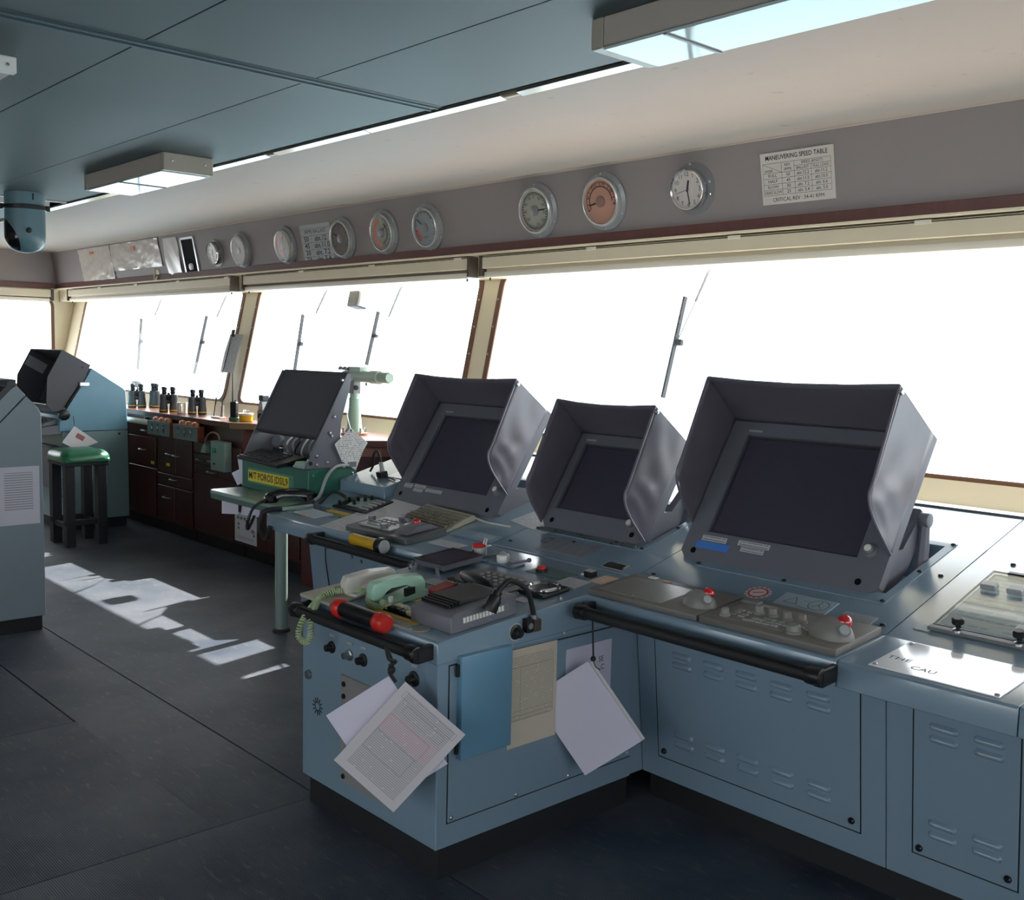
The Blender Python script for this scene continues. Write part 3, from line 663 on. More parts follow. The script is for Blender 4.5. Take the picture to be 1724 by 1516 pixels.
def bar_rail(name, label, pa, pb, back, r=.019, boxes=(True, True)):
    """padded hand rail with stand-off brackets"""
    pa, pb = Vector(pa), Vector(pb)
    t = thing(name, label, 'handrail', (pa+pb)/2-Vector((0, 0, r)), group='black padded rails on the consoles')
    P(t, 'grip', B().tube([pa, pb], r, 14), RUBBER)
    P(t, 'grip_ridge', B().tube([pa+Vector((0, -r*.55, r*.8)), pb+Vector((0, -r*.55, r*.8))], r*.22, 6), BLACKP)
    for p, s in ((pa, -1), (pb, 1)):
        P(t, 'end_collar', B().cyl(p-Vector((s*.03, 0, 0)), p+Vector((s*.014, 0, 0)), r*1.25, n=16, bev=.004), BLACKP)
        bx = P(t, 'end_bracket', B().prism([(p.y-r, p.z-.02), (p.y+.004, p.z-.028), (back, p.z-.024), (back, p.z+.022), (p.y, p.z+.02), (p.y-r, p.z+.012)], 'x', p.x-.012*(s < 0)-.002, p.x+.012*(s > 0)+.004, .003), BLACKP)
        P(t, 'bracket_recess', B().box(p.x+s*.014-.001, p.x+s*.014+.003*s+.001, p.y+.0, back-.008, p.z-.016, p.z+.012), DARK)
    return t

# --- right console (tallest hooded display)
t = thing('console_unit', 'blue steel console carrying the largest hooded display', 'console', (-1.81, 3.0, 0), group='blue bridge console units')
P(t, 'body', B().prism(side_profile([(2.655, z2(2.655)-.12), (YB, z2(YB)-.14)]), 'x', -2.268, -1.3615, .0015), BLUE)
deck_slab(t, -2.268, -1.3615, 2.655, YB, (-2.115, -1.483, 2.875, 3.25))
well_frame(t, -2.145, -1.455, 2.815, 3.28, (-2.115, -1.483, 2.875, 3.25))
P(t, 'toe_kick', B().box(-2.27, -1.36, 2.775, 3.5, 0, .1), GREYF)
front_panel(t, -2.19, -1.44, .18, .66, [-2.077+.1265*k for k in range(5)], [.56, .28], [(-2.165, .205), (-1.465, .21)])
for x, y in ((-2.225, 2.70), (-1.40, 3.05), (-1.395, 2.70), (-2.235, 3.1)): share(t, 'screw', dscrew_me, (x, y, z2(y)))
P(t, 'back_rim', B().box(-2.268, -1.3615, YB-.012, YB+.006, z2(YB)-.02, z2(YB)+.004), mat('rim_dark', '5c5a5e', .5))
# --- rightmost console
t = thing('console_unit', 'blue console at the right edge with a clear-covered chart panel on top', 'console', (-.9, 3.0, 0), group='blue bridge console units')
P(t, 'body', B().prism(side_profile([(YB, z2(YB))]), 'x', -1.3585, -.905, .0015), BLUE)
P(t, 'toe_kick', B().box(-1.36, -.905, 2.775, 3.5, 0, .1), GREYF)
front_panel(t, -1.279, -.997, .185, .64, (-1.195, -1.075), [.57, .29], [(-1.26, .205), (-1.02, .212)])
P(t, 'back_rim', B().box(-1.3585, -.905, YB-.012, YB+.006, z2(YB)-.02, z2(YB)+.004), mat('rim_dark', '5c5a5e', .5))
for x, y in ((-1.25, 3.2), (-1.0, 3.52), (-1.32, 3.5)): share(t, 'screw', dscrew_me, (x, y, z2(y)))
t = thing('console_unit', 'blue console just beyond the right edge of view', 'console', (-.4, 3.0, 0), group='blue bridge console units')
P(t, 'body', B().prism(side_profile([(YB, z2(YB))]), 'x', -.902, .1, .0015), BLUE); P(t, 'toe_kick', B().box(-.905, .1, 2.775, 3.5, 0, .1), GREYF)
# --- centre console (smallest hooded display)
t = thing('console_unit', 'blue console deck carrying the smallest, middle hooded display', 'console', (-2.63, 3.1, 0), group='blue bridge console units')
P(t, 'body', B().prism([(2.66, .1), (2.66, z2(2.66)-.13), (YB, z2(YB)-.14), (YB, .1)], 'x', -2.998, -2.2715, .0015), BLUE)
deck_slab(t, -2.998, -2.2715, 2.663, YB, (-2.93, -2.42, 2.88, 3.24))
well_frame(t, -2.955, -2.395, 2.835, 3.27, (-2.93, -2.42, 2.88, 3.24))
P(t, 'crease_bar', B().box(-2.998, -2.272, 2.648, 2.662, z1(2.65)-.03, z1(2.65)+.004, .002), BLUE_D)
for x, y in ((-2.955, 2.71), (-2.70, 2.80), (-2.31, 3.0)): share(t, 'screw', dscrew_me, (x, y, z2(y)))
P(t, 'back_rim', B().box(-2.998, -2.2715, YB-.012, YB+.006, z2(YB)-.02, z2(YB)+.004), mat('rim_dark', '5c5a5e', .5))
# --- left console
t = thing('console_unit', 'long blue console under the left hooded display, open at its left end', 'console', (-3.6, 3.0, 0), group='blue bridge console units')
P(t, 'body', B().prism([(yc(.1), .1), (yc(.695), .695), (2.6, .73), (2.655, z2(2.655)-.12), (3.3, z2(3.3)-.14), (3.3, .1)], 'x', -4.39, -3.0015, .0015), BLUE)
P(t, 'desk_front', B().prism([(2.66, .70), (2.43, .695), (2.40, .702), (2.40, z1(2.40)-.006), (2.406, z1(2.4)), (2.655, z1(2.655)), (2.70, .74)], 'x', -4.31, -3.0015, .0015), BLUE)
deck_slab(t, -4.36, -3.0015, 2.655, YB, (-3.93, -3.23, 2.89, 3.26), .10)
P(t, 'rear_step', B().prism([(2.832, z2(2.832)), (2.832, z2(2.832)+.056), (YB, z2(YB)+.056), (YB, z2(YB))], 'x', -4.355, -3.975, .002), BLUE)
P(t, 'toe_kick', B().box(-4.37, -3.0, 2.775, 3.28, 0, .1), GREYF)
for k in range(4): P(t, 'panel_seam', B().box(-3.75+.06*k-.001, -3.75+.06*k+.001, yc(.2)-.002, yc(.2)+.05, .15, .62) if False else B().box(-.0012, .0012, 0, .5, 0, .0015).xf(FC(-3.62+.19*k, .14)), DARK)
P(t, 'lock', B().lathe([(.014, 0), (.012, .008), (0, .01)], n=12).xf(FC(-4.22, .60)), STEEL)
P(t, 'key_cord', B().tube([(-4.22, yc(.6)-.015, .6), (-4.215, yc(.55)-.02, .53), (-4.22, yc(.4)-.012, .40)], .003, 6), RUBBER)
for dx, dz in ((0, 0), (.04, .012), (.035, -.02), (.10, .0), (.11, -.03)): P(t, 'push_stud', B().lathe([(.009, 0), (.007, .005), (0, .006)], n=10).xf(FC(-4.05+dx, .60+dz)), STEEL)
P(t, 'left_tag', B().box(-.05, .05, 0, .028, 0, .002).xf(FC(-4.47+.03, .62) if False else FC(-4.33, .63)), GREYL)
for x, y in ((-3.05, 2.70), (-4.0, 2.68)): share(t, 'screw', dscrew_me, (x, y, z2(y)))
P(t, 'back_rim', B().box(-4.36, -3.0015, YB-.012, YB+.006, z2(YB)-.02, z2(YB)+.004), mat('rim_dark', '5c5a5e', .5))

# --- near block
X0 = -2.262; XL = -3.0; Y0 = 1.80
t = thing('console_unit', 'blue console block jutting towards the viewer with telephones on top', 'console', (-2.63, 2.2, 0), group='blue bridge console units')
P(t, 'pedestal', B().box(XL+.004, X0, Y0+.004, 2.655, .1, .655, .003), BLUE)
ht = .066
P(t, 'desk_top', B().prism([(Y0-.002, z1(Y0)-ht), (Y0-.002, z1(Y0)-.006), (Y0+.005, z1(Y0)), (2.646, z1(2.646)), (2.646, z1(2.646)-.12)], 'x', XL, X0+.004, .002), BLUE)
P(t, 'side_cheek', B().prism([(Y0+.01, .655), (2.645, .655), (2.645, z1(2.645)-.02), (Y0+.01, z1(Y0)-.02)], 'x', XL+.006, X0+.002), BLUE)
P(t, 'toe_kick', B().box(XL+.02, X0-.015, Y0+.025, 2.655, 0, .1), GREYF)
P(t, 'panel_gap', B().box(X0-.002, X0+.0008, 1.842, 2.65, .171, .648), DARK)
p = P(t, 'side_panel', B().box(X0-.002, X0+.0035, 1.846, 2.648, .175, .644, .0015), BLUE)
d = P(t, 'hatch_door', B().box(X0, X0+.026, 1.872, 2.070, .362, .672, .004, 2), BLUEB)
for z in (.40, .63): P(t, 'door_hinge', B().cyl((X0+.012, 1.866, z-.018), (X0+.012, 1.866, z+.018), .006, n=8), DARK)
for y, z in ((2.083, .662), (2.31, .664), (1.858, .188), (2.115, .186), (2.345, .186), (2.63, .19)):
    share(t, 'screw', screw_me, (X0+.0035, y, z), rot=(0, R(90), 0))
k = P(t, 'dimmer_knob', B().lathe([(.024, 0), (.023, .004), (.017, .006), (.015, .022), (.012, .025), (0, .025)], (X0+.004, 2.098, .703), (1, 0, 0), 18), BLACKP)
P(t, 'knob_scale', B().lathe([(.029, 0), (.029, .0015), (.0, .0015)], (X0+.004, 2.098, .703), (1, 0, 0), 20), GREYL)
P(t, 'front_instrument_plate', B().box(-2.755, -2.50, Y0-.002, Y0+.006, .155, .508, .002), mat('plate_warm_grey', '8d8b8a', .45))
for x, z in ((-2.735, .48), (-2.735, .175), (-2.525, .175), (-2.525, .48), (-2.735, .44)): P(t, 'plate_screw', B().lathe([(.009, 0), (.008, .005), (0, .007)], (x, Y0-.002, z), (0, -1, 0), 10), mat('dark_screw', '3a3d42', .3, .8))
P(t, 'orange_tab', B().box(-2.49, -2.44, Y0-.003, Y0+.006, .235, .262, .002), mat('orange_brown', '9a5a34', .5)); P(t, 'teal_lamp', B().lathe([(.012, 0), (.01, .006), (0, .008)], (-2.735, Y0-.002, .33), (0, -1, 0), 12), mat('teal_lens', '2f7f8f', .3))
for x, z, r, m_ in ((-2.814, .582, .016, BLACKP), (-2.711, .580, .015, STEEL), (-2.634, .582, .017, BLACKP), (-2.372, .588, .019, BLACKP)):
    kk = P(t, 'front_knob', B().lathe([(r*1.25, 0), (r*1.2, .004), (r*.8, .006), (r*.7, .024), (0, .026)], (x, Y0+.002, z), (0, -1, 0), 18), m_)
    P(t, 'knob_legend', B().box(x-.014, x+.014, Y0+.0015, Y0+.006, z+.034, z+.042), GREYL)
P(t, 'key_switch', B().lathe([(.016, 0), (.014, .01), (.006, .012), (0, .012)], (-2.951, Y0+.002, .458), (0, -1, 0), 14), STEEL)
for a in range(0, 360, 30): P(t, 'speaker_slot', B().box(-.002, .002, .012, .03, 0, .001).xf(FV(-2.90, Y0+.0035, .36) @ Matrix.Rotation(R(a), 4, 'Z')), DARK)

# rails
bar_rail('hand_rail', 'black padded rail across the front of the near console block', (-2.935, 1.742, .692), (-2.292, 1.742, .692), Y0)
bar_rail('hand_rail', 'long black padded rail below the two trackball trays', (-2.212, 2.33, .740), (-1.372, 2.33, .740), 2.402)
bar_rail('hand_rail', 'black padded rail in front of the left console, under the yellow torch', (-3.81, 2.33, .735), (-3.06, 2.33, .735), 2.402)

# ------------------------------------------------------------------ hooded displays
def hood_b(w, h, s0, dp, n=10):
    """left side, top and right side of a soft hood; local frame of the bezel (x, up, out)"""
    fe = [(dp*.55, s0+.045), (dp*.80, s0+.09), (dp*.84, s0+.16), (dp, h+.024)]
    def front(v):
        q = v*3; i = min(2, int(q)); f = q-i; return (fe[i][0]+(fe[i+1][0]-fe[i][0])*f, fe[i][1]+(fe[i+1][1]-fe[i][1])*f)
    b = B()
    def side(sx):
        def f(u, v):
            v2 = v**1.15; o, s = front(v2); bs = s0 + (h-s0)*v2
            wr = .0035*math.sin(9*v+5*u+sx)*math.sin(math.pi*u) + .0022*math.sin(23*v-9*u)*math.sin(math.pi*u)*(.4+v)
            edge = math.sin(math.pi*v)**.5
            return (sx*(w/2+.001-.018*u) + wr*edge, bs+(s-bs)*u, o*u)
        return f
    for sx in (-1, 1): b.grid(side(sx), 12, 21)
    def top(u, v):
        x = (v-.5)*(w+.002-.036*u); o, s = fe[3]; sag = -.014*math.sin(math.pi*v)*u
        return (x, h+(s-h)*u+sag, o*u)
    b.grid(top, 12, 16)
    bmesh.ops.remove_doubles(b.bm, verts=b.bm.verts, dist=.002)
    return b, fe
def monitor(label, xa, xb, s_lo, h, y0, scr, hoodlow, dp, labels, knob, group='hooded displays on the console row'):
    w = xb-xa; cx_ = (xa+xb)/2
    t = thing('hooded_display', label, 'monitor', frame=FM(cx_, y0, z2(y0)), group=group)
    L = lambda x: x-cx_
    bz = B().holed([(-w/2, s_lo+.03), (-w/2+.03, s_lo), (w/2-.03, s_lo), (w/2, s_lo+.03), (w/2, h), (-w/2, h)], [rect(L(scr[0]), L(scr[1]), scr[2], scr[3])], -.035, 0)
    P(t, 'bezel', bz, GREYD, smooth=False)
    P(t, 'screen_surround', B().holed(rect(L(scr[0])-.003, L(scr[1])+.003, scr[2]-.003, scr[3]+.003), [rect(L(scr[0])+.008, L(scr[1])-.008, scr[2]+.008, scr[3]-.008)], -.02, -.012), mat('surround_grey', '3b3d44', .4), smooth=False)
    P(t, 'screen', B().box(L(scr[0])-.002, L(scr[1])+.002, scr[2]-.002, scr[3]+.002, -.022, -.016), SCREEN)
    P(t, 'rear_housing', B().prism([(s_lo+.04, -.034), (s_lo+.08, -.10), (h-.14, -.11), (h-.06, -.034)], 'x', -w/2+.09, w/2-.12, .006), GREYD)
    hb, fe = hood_b(w, h-.005, hoodlow, dp)
    ho = P(t, 'hood', hb, HOOD, ang=60)
    md = ho.modifiers.new('thick', 'SOLIDIFY'); md.thickness = .004; md.offset = 0
    for sx in (-1, 1):                                  # stitched edge piping and snap at the top corners
        pth = [(sx*(w/2+.001-.018*min(1, o/dp*1.15)), s, o) for o, s in [(0, hoodlow)]+fe]
        P(t, 'piping', B().tube(spline(pth, 5), .0045, 6), HOOD, up=ho)
        P(t, 'snap', B().lathe([(.010, 0), (.009, .004), (.004, .006), (0, .006)], (sx*(w/2-.012), h+.004, dp-.014), (sx, 0, 0), 10), STEEL, up=ho)
    P(t, 'front_batten', B().tube([(-w/2+.018, h+.019, dp), (-w/4, h+.009, dp), (0, h+.005, dp), (w/4, h+.009, dp), (w/2-.018, h+.019, dp)], .005, 6), HOOD, up=ho)
    P(t, 'maker_badge', B().box(L(scr[0])+.0, L(scr[0])+.055, scr[3]+.012, scr[3]+.02, 0, .0015), GREYL)
    for x0_, y0_, x1_, y1_, m_ in labels: P(t, 'label_strip', B().box(L(x0_), L(x1_), y0_, y1_, 0, .0015), m_)
    kx, ks = knob
    P(t, 'knob', B().lathe([(.024, 0), (.023, .004), (.017, .006), (.017, .018), (.013, .022), (0, .022)], (L(kx), ks, 0), n=18), GREYM)
    P(t, 'knob_cap', B().lathe([(.012, .022), (.010, .024), (0, .024)], (L(kx), ks, 0), n=14), WHITE)
    for x in (-w/2+.05, w/2-.07): P(t, 'fixing_hole', B().lathe([(.011, 0), (.011, .001), (0, .001)], (x, s_lo+.035, 0), n=12), BLACKG)
    for x in (-w/2+.018, w/2-.05):                      # folding support struts behind
        P(t, 'strut', B().prism([(.02, -.10), (.02, -.04), (.17, -.04), (.20, -.10), (.32, -.13), (.36, -.12), (.36, -.16), (.30, -.18), (.16, -.17)], 'x', x, x+.03, .004).xf(Matrix.Rotation(R(0), 4, 'X')), GREYD)
    return t
WS = mat('white_label_strip', 'c9c9cc', .5, var=.03); WSP = print_mat('printed_label_strip', 'c6c6ca', '3a3a40', 2, 22, .04, .96, 0, 1, .55)
BLUEL = mat('blue_label_strip', '4a83d6', .5, var=.03)
m3 = monitor('largest hooded display, right-hand, with a blue label strip under its screen', -2.242, -1.50, 0, .565, 2.85, (-2.165, -1.60, .112, .505), .138, .25,
        [(-2.175, .078, -2.075, .098, WSP), (-2.19, .048, -2.055, .074, BLUEL), (-2.028, .082, -1.905, .101, WSP), (-2.01, .062, -1.92, .079, WSP)], (-1.566, .142))
m1 = monitor('hooded display over the beige keyboard, left of the other two big hoods', -3.95, -3.212, 0, .538, 2.85, (-3.875, -3.33, .098, .47), .12, .215,
        [(-3.90, .070, -3.84, .092, WSP), (-3.825, .078, -3.745, .094, WSP), (-3.822, .058, -3.755, .074, WSP), (-3.735, .066, -3.62, .083, WSP)], (-3.275, .128))
m2 = monitor('smallest hooded display in the middle of the console row', -2.948, -2.410, .012, .452, 2.85, (-2.91, -2.51, .10, .40), .03, .22, [], (-2.50, .085))
P(m2, 'front_lip', B().box(-.25, .25, -.012, .010, -.02, .012, .003), STEEL)  # bright steel strip added for the reflection on the deck under the bezel
# folding arm with clamp seen right of the largest display
for tt, w in ((m3, .742), (m1, .738), (m2, .538)):
    P(tt, 'tilt_clamp', B().cyl((w/2-.02, .33, -.14), (w/2+.012, .33, -.14), .024, n=16, bev=.004), GREYD)
    P(tt, 'tilt_arm', B().prism([(.32, -.16), (.36, -.13), (.22, -.16), (.08, -.30), (-.10, -.38), (-.12, -.34), (.04, -.26), (.18, -.13)][::1], 'x', w/2-.016, w/2+.008, .002) if False else B().tube([(w/2-.004, .33, -.14), (w/2-.004, .24, -.19), (w/2-.004, .12, -.25), (w/2-.004, -.06, -.36)], [.016, .02, .022, .024], 8), GREYD)
    P(tt, 'foot_casting', B().box(-w/2+.05, w/2-.06, -.10, .03, -.22, -.06, .01), mat('well_grey', '4a4a52', .5))
# ------------------------------------------------------------------ things on the near console block
def handset_b(l=.215, w=.05, hh=.058):
    k = l/.21
    pf = [(-.107, -.012), (-.11, .02), (-.096, .043), (-.06, hh-.004), (0, hh), (.06, hh-.004), (.096, .043), (.11, .02), (.107, -.012), (.064, -.012), (.054, .016), (.03, .026), (-.03, .026), (-.054, .016), (-.064, -.012)]
    return B().prism([(a*k, c) for a, c in pf], 'x', -w/2, w/2, .006, 2)
key_me = to_mesh('key', B().box(-.006, .006, -.005, .005, 0, .006, .0015), mat('dark_key', '54544e', .4))
t = thing('desk_telephone', 'ivory telephone handset on a beige plate with key cluster', 'telephone', frame=F1(-2.885, 1.90, 0))
P(t, 'base_plate', B().box(-.095, .085, -.118, .22, .0005, .012, .003), BEIGE)
P(t, 'cradle', B().prism([(-.03, .012), (-.03, .022), (.135, .030), (.135, .012)], 'x', .035, .105, .004), PHONEW)
P(t, 'handset', handset_b(.185, .044, .048).xf(Matrix.Translation((.07, .052, .034)) @ Matrix.Rotation(R(-10), 4, 'Z')), PHONEW)
kp = P(t, 'keypad', B().box(.098, .142, .02, .10, .0005, .03, .003), mat('keypad_dark', '6b695f', .4))
for i in range(3):
    for j in range(4): share(t, 'key', key_me, (.106+.0135*i, .03+.019*j, .03))
P(t, 'grip_bar', B().tube([(.0, -.04, .022), (.03, .03, .03)], .011, 8), mat('olive_grip', '8d967c', .4))
cord = mat('coil_cord', 'b9c9a0', .45)
P(t, 'coiled_cord', B().tube(coil(spline([(.06, -.035, .03), (.02, -.07, .025), (.005, -.12, .0), (.035, -.19, -.04), (.03, -.205, -.085), (.052, -.195, -.105), (.07, -.185, -.085), (.06, -.17, -.03), (.02, -.10, .02), (.06, -.02, .03), (.12, .0, .03)], 5), .0085, 78, 8), .0026, 5), cord)
t = thing('desk_telephone', 'mint green telephone handset on its green cradle', 'telephone', frame=F1(-2.685, 1.955, 0))
P(t, 'base', B().prism([(-.055, .0004), (-.055, .014), (.02, .018), (.085, .026), (.11, .026), (.11, .0004)], 'x', -.04, .045, .004), PHONEG)
P(t, 'handset', handset_b(.185, .046, .05).xf(Matrix.Translation((.004, .008, .034)) @ Matrix.Rotation(R(-11), 4, 'Z')), PHONEG)
P(t, 'hook_switch', B().box(.026, .04, .02, .06, .015, .045, .003), BLACKP); P(t, 'hook_switch', B().box(.03, .042, -.045, -.03, .0, .034, .003), WHITE)
P(t, 'coiled_cord', B().tube(coil(spline([(-.055, -.06, .025), (-.02, -.085, .014), (.02, -.09, .012), (.05, -.08, .012), (.035, -.07, .025)], 5), .0075, 26, 8), .0026, 5), cord)
t = thing('torch', 'black and red torch lying along the near rail', 'torch', frame=Matrix.Translation((-2.585, 1.766, .738)) @ Matrix.Rotation(R(90), 4, 'Y') @ Matrix.Scale(.93, 4))
P(t, 'barrel', B().lathe([(.0, -.115), (.026, -.115), (.027, -.08), (.027, .085), (.0, .085)], n=20), BLACKP)
P(t, 'head_ring', B().lathe([(.03, -.15), (.033, -.145), (.033, -.122), (.028, -.112), (.0, -.112)], n=20), RED)
P(t, 'lens_rim', B().lathe([(.0, -.152), (.029, -.152), (.030, -.148), (.0, -.148)], n=20), BLACKG)
P(t, 'tail_cap', B().lathe([(.028, .083), (.032, .088), (.032, .10), (.026, .104), (.026, .108), (.031, .111), (.031, .126), (.026, .133), (.0, .134)], n=12), RED)
b = thing('alarm_button_strip', 'beige strip with yellow band and small cream push keys beside the black recorder', 'control panel', frame=F1(-2.57, 1.865, 0))
P(b, 'plate', B().box(-.13, .14, -.042, .0, .0002, .002), mat('strip_beige', 'a8a795', .5)); P(b, 'yellow_band', B().box(-.125, .132, -.012, .006, .002, .0035), YEL)
cap_me = to_mesh('push_key', B().box(-.013, .013, -.011, .011, .0, .014, .003), mat('cream_key', 'cfcba6', .4)); capd_me = to_mesh('push_key', B().box(-.013, .013, -.011, .011, .0, .012, .003), BLACKP)
P(b, 'key_bed', B().box(-.085, .085, .01, .075, .0002, .004), BLACKP)
for i, (x, y) in enumerate(((-.062, .025), (-.035, .052), (-.005, .052), (.0, .028), (.028, .05), (.03, .024), (.055, .03), (-.035, .025))): share(b, 'push_key', cap_me if i in (0, 1, 2, 4, 6) else capd_me, (x, y, .004))
P(b, 'coin_disc', B().lathe([(.028, .0002), (.028, .003), (.022, .0035), (0, .0035)], (.178, -.022, 0), n=24), mat('disc_grey', 'a19c94', .4))
# black recorder box with white display blocks on its side
t = thing('course_recorder', 'dark grey recorder box with a ridged lid and white index row on its side', 'instrument', frame=F1(-2.378, 1.99, 0))
P(t, 'case', B().prism([(-.125, 0), (-.125, .05), (-.11, .058), (.128, .066), (.135, .06), (.135, 0)], 'x', -.098, .098, .004), GREYD)
l = P(t, 'lid', B().box(-.085, .05, -.055, .10, .06, .076, .004), mat('recorder_lid', '3c3e40', .35))
for k in range(4): P(t, 'lid_ridge', B().box(-.085, .05, -.09+.012*k, -.083+.012*k, .06, .070+.002*k, .001), BLACKP)
P(t, 'index_plate', B().box(.0982, .0995, -.085, .10, .022, .044), GREYM)
for k in range(13): P(t, 'index_block', B().box(.0995, .1005, -.08+.0125*k, -.071+.0125*k, .025, .041), WHITE)
for y, z in ((-.05, .012), (.02, .012), (.07, .05)): P(t, 'screw', B().lathe([(.004, 0), (.003, .003), (0, .003)], (.098, y, z), (1, 0, 0), 8), STEEL)
t = thing('hand_microphone', 'black hand microphone with a red tip lying behind the recorder lid', 'microphone', frame=F1(-2.515, 2.168, -14, .045))
P(t, 'grip', B().lathe([(0, -.11), (.018, -.108), (.026, -.06), (.028, .0), (.024, .07), (.012, .09), (0, .09)], (0, 0, .0), (1, 0, 0), 16, sx=.8), BLACKP)
P(t, 'red_tip', B().lathe([(0, -.128), (.012, -.126), (.0165, -.106), (0, -.106)], (0, 0, 0), (1, 0, 0), 14, sx=.8), RED); P(t, 'rest', B().box(-.06, .03, -.02, .02, -.044, -.018, .004), BLACKP)
t = thing('gooseneck_lamp', 'black gooseneck chart lamp plugged into the block\'s right side', 'lamp', (-2.25, 2.16, .70))
P(t, 'socket', B().box(X0+.004, X0+.03, 2.124, 2.150, .698, .742, .003), BLACKP); P(t, 'socket_cover', B().box(X0+.004, X0+.034, 2.150, 2.180, .70, .738, .003), mat('brown_plug', '4a3e34', .4))
P(t, 'socket_eye', B().lathe([(.010, 0), (.009, .002), (0, .003)], (X0+.03, 2.137, .72), (1, 0, 0), 12), GREYM)
gp = spline([(-2.245, 2.16, .735), (-2.243, 2.152, .773), (-2.243, 2.124, .835), (-2.245, 2.064, .868), (-2.247, 2.026, .852), (-2.249, 2.004, .826)], 6)
P(t, 'gooseneck', B().tube(gp, .0085, 10), RUBBER)
P(t, 'collar', B().cyl((-2.245, 2.16, .73), (-2.245, 2.16, .75), .012, n=12), STEEL)
P(t, 'lamp_head', B().cyl((-2.248, 2.006, .832), (-2.252, 1.984, .786), .019, .023, 16, .003), BLACKP); P(t, 'head_collar', B().cyl((-2.248, 2.014, .842), (-2.249, 2.005, .828), .014, n=12), BLACKP)
# flip-up screen, keypad, dial and small fittings
t = thing('flat_display', 'small dark flat display panel lying at the back left of the block', 'display', frame=F1(-2.893, 2.35, 0))
P(t, 'casing', B().box(-.082, .088, -.095, .09, .012, .034, .005), GREYD); P(t, 'glass', B().box(-.07, .076, -.082, .078, .034, .0355), SCREEN)
P(t, 'rim', B().holed(rect(-.082, .088, -.095, .09), [rect(-.072, .078, -.084, .08)], .034, .037), mat('rim_dark2', '2c2f33', .35))
for x in (-.06, .06): P(t, 'foot', B().cyl((x, -.10, 0), (x, -.10, .025), .008, n=10), STEEL)
P(t, 'hinge', B().tube([(-.075, -.1, .02), (-.085, -.11, .012), (-.07, -.125, .004)], .005, 8), STEEL)
t = thing('key_panel', 'grey panel with rows of pale round keys', 'control panel', frame=F1(-2.615, 2.315, 0))
P(t, 'plate', B().box(-.15, .15, -.08, .08, .0002, .006, .002), GREYM); P(t, 'key_field', B().box(-.085, .11, -.055, .06, .006, .0075), mat('key_field', '5a5c5e', .45))
pk_me = to_mesh('round_key', B().lathe([(.0085, 0), (.0085, .004), (.006, .005), (0, .005)], n=10), GREYL)
for i in range(6):
    for j in range(4): share(t, 'round_key', pk_me, (-.07+.033*i, -.04+.028*j, .0075))
t = thing('compass_dial', 'round brushed dial in a dark square mount near the tray corner', 'gauge', frame=F1(-2.384, 2.338, 0))
P(t, 'mount', B().box(-.06, .062, -.066, .064, .0002, .014, .006), mat('mount_dark', '25272b', .35)); P(t, 'rim', B().lathe([(.05, .014), (.057, .016), (.057, .022), (.05, .025), (.046, .02)], n=32), CHROME)
P(t, 'face', B().lathe([(0, .018), (.05, .018), (.05, .015), (0, .015)], n=32), mat('dial_face', 'd5d0c6', .55)); b = ring_sector(B(), .018, .021, 200, 350, .0187); ring_sector(b, .034, .036, 0, 359, .0187, 40); qline(b, -.01, -.012, .02, .0, .004, .0187); P(t, 'dial_print', b, INK, smooth=False)
P(t, 'centre_stud', B().lathe([(.006, .018), (.005, .026), (0, .027)], (-.004, .03, 0), n=10), BLACKP)
def plate(name, label, cat, x, y, w, d, m_, h=.002, frame=F1, rz=0, group=None, bev=0):
    return solo(name, B().box(-w/2, w/2, -d/2, d/2, .0004, h, bev), m_, label, cat, group, frame=frame(x, y, rz))
CARD = print_mat('faint_card', 'b9bcc4', '8d9098', 9, 18, .1, .9, .1, .9, .4)
plate('label_card', 'pale square card beside the round dial', 'label', -2.384, 2.468, .10, .088, CARD, .004)
plate('label_card', 'pale square card between the green telephone and the flat display', 'label', -2.758, 2.178, .085, .055, CARD, .003)
plate('label_card', 'small pale card in front of the round dial', 'label', -2.375, 2.235, .05, .04, CARD)
plate('warning_card', 'orange and white warning card at the tray\'s back corner', 'label', -2.325, 2.565, .07, .09, print_mat('orange_card', 'd8cbb8', 'c0562e', 5, 4, .02, .98, .05, .95, .6))
t = thing('red_cover', 'small red hinged switch cover behind the recorder', 'cover', frame=F1(-2.635, 2.11, 0))
P(t, 'flap', B().prism([(-.045, 0), (-.045, .022), (.045, .03), (.045, 0)], 'x', -.028, .03, .003), mat('red_cover', 'a3262b', .25)); P(t, 'hinge', B().cyl((-.03, .045, .028), (.03, .045, .028), .004, n=8), STEEL)
plate('yellow_tag', 'small yellow square tag behind the push keys', 'label', -2.61, 2.005, .04, .032, YEL, .006)
t = thing('emergency_button', 'red-topped emergency stop button on a clear bracket', 'button', frame=F1(-2.885, 2.49, 0))
P(t, 'base', B().box(-.06, .07, -.03, .035, .0004, .008, .003), BLUE_D); P(t, 'barrel', B().cyl((0, 0, .008), (0, 0, .045), .027, n=20, bev=.002), GREYL); P(t, 'slot', B().box(-.006, .0, -.0285, -.02, .012, .038), DARK)
P(t, 'red_cap', B().lathe([(.026, .045), (.028, .047), (.024, .054), (0, .055)], n=20), RED); P(t, 'handle', B().tube([(.03, .0, .012), (.07, .035, .02), (.085, .05, .02)], .005, 8), STEEL)
for k in (0, 1): P(t, 'prong', B().cyl((.01+.012*k, .012, .052), (.016+.012*k, .018, .075), .003, n=6), WHITE)
t = thing('lever_guard', 'pale switch guard with a side lever behind the key panel', 'switch', frame=F1(-2.755, 2.492, 0))
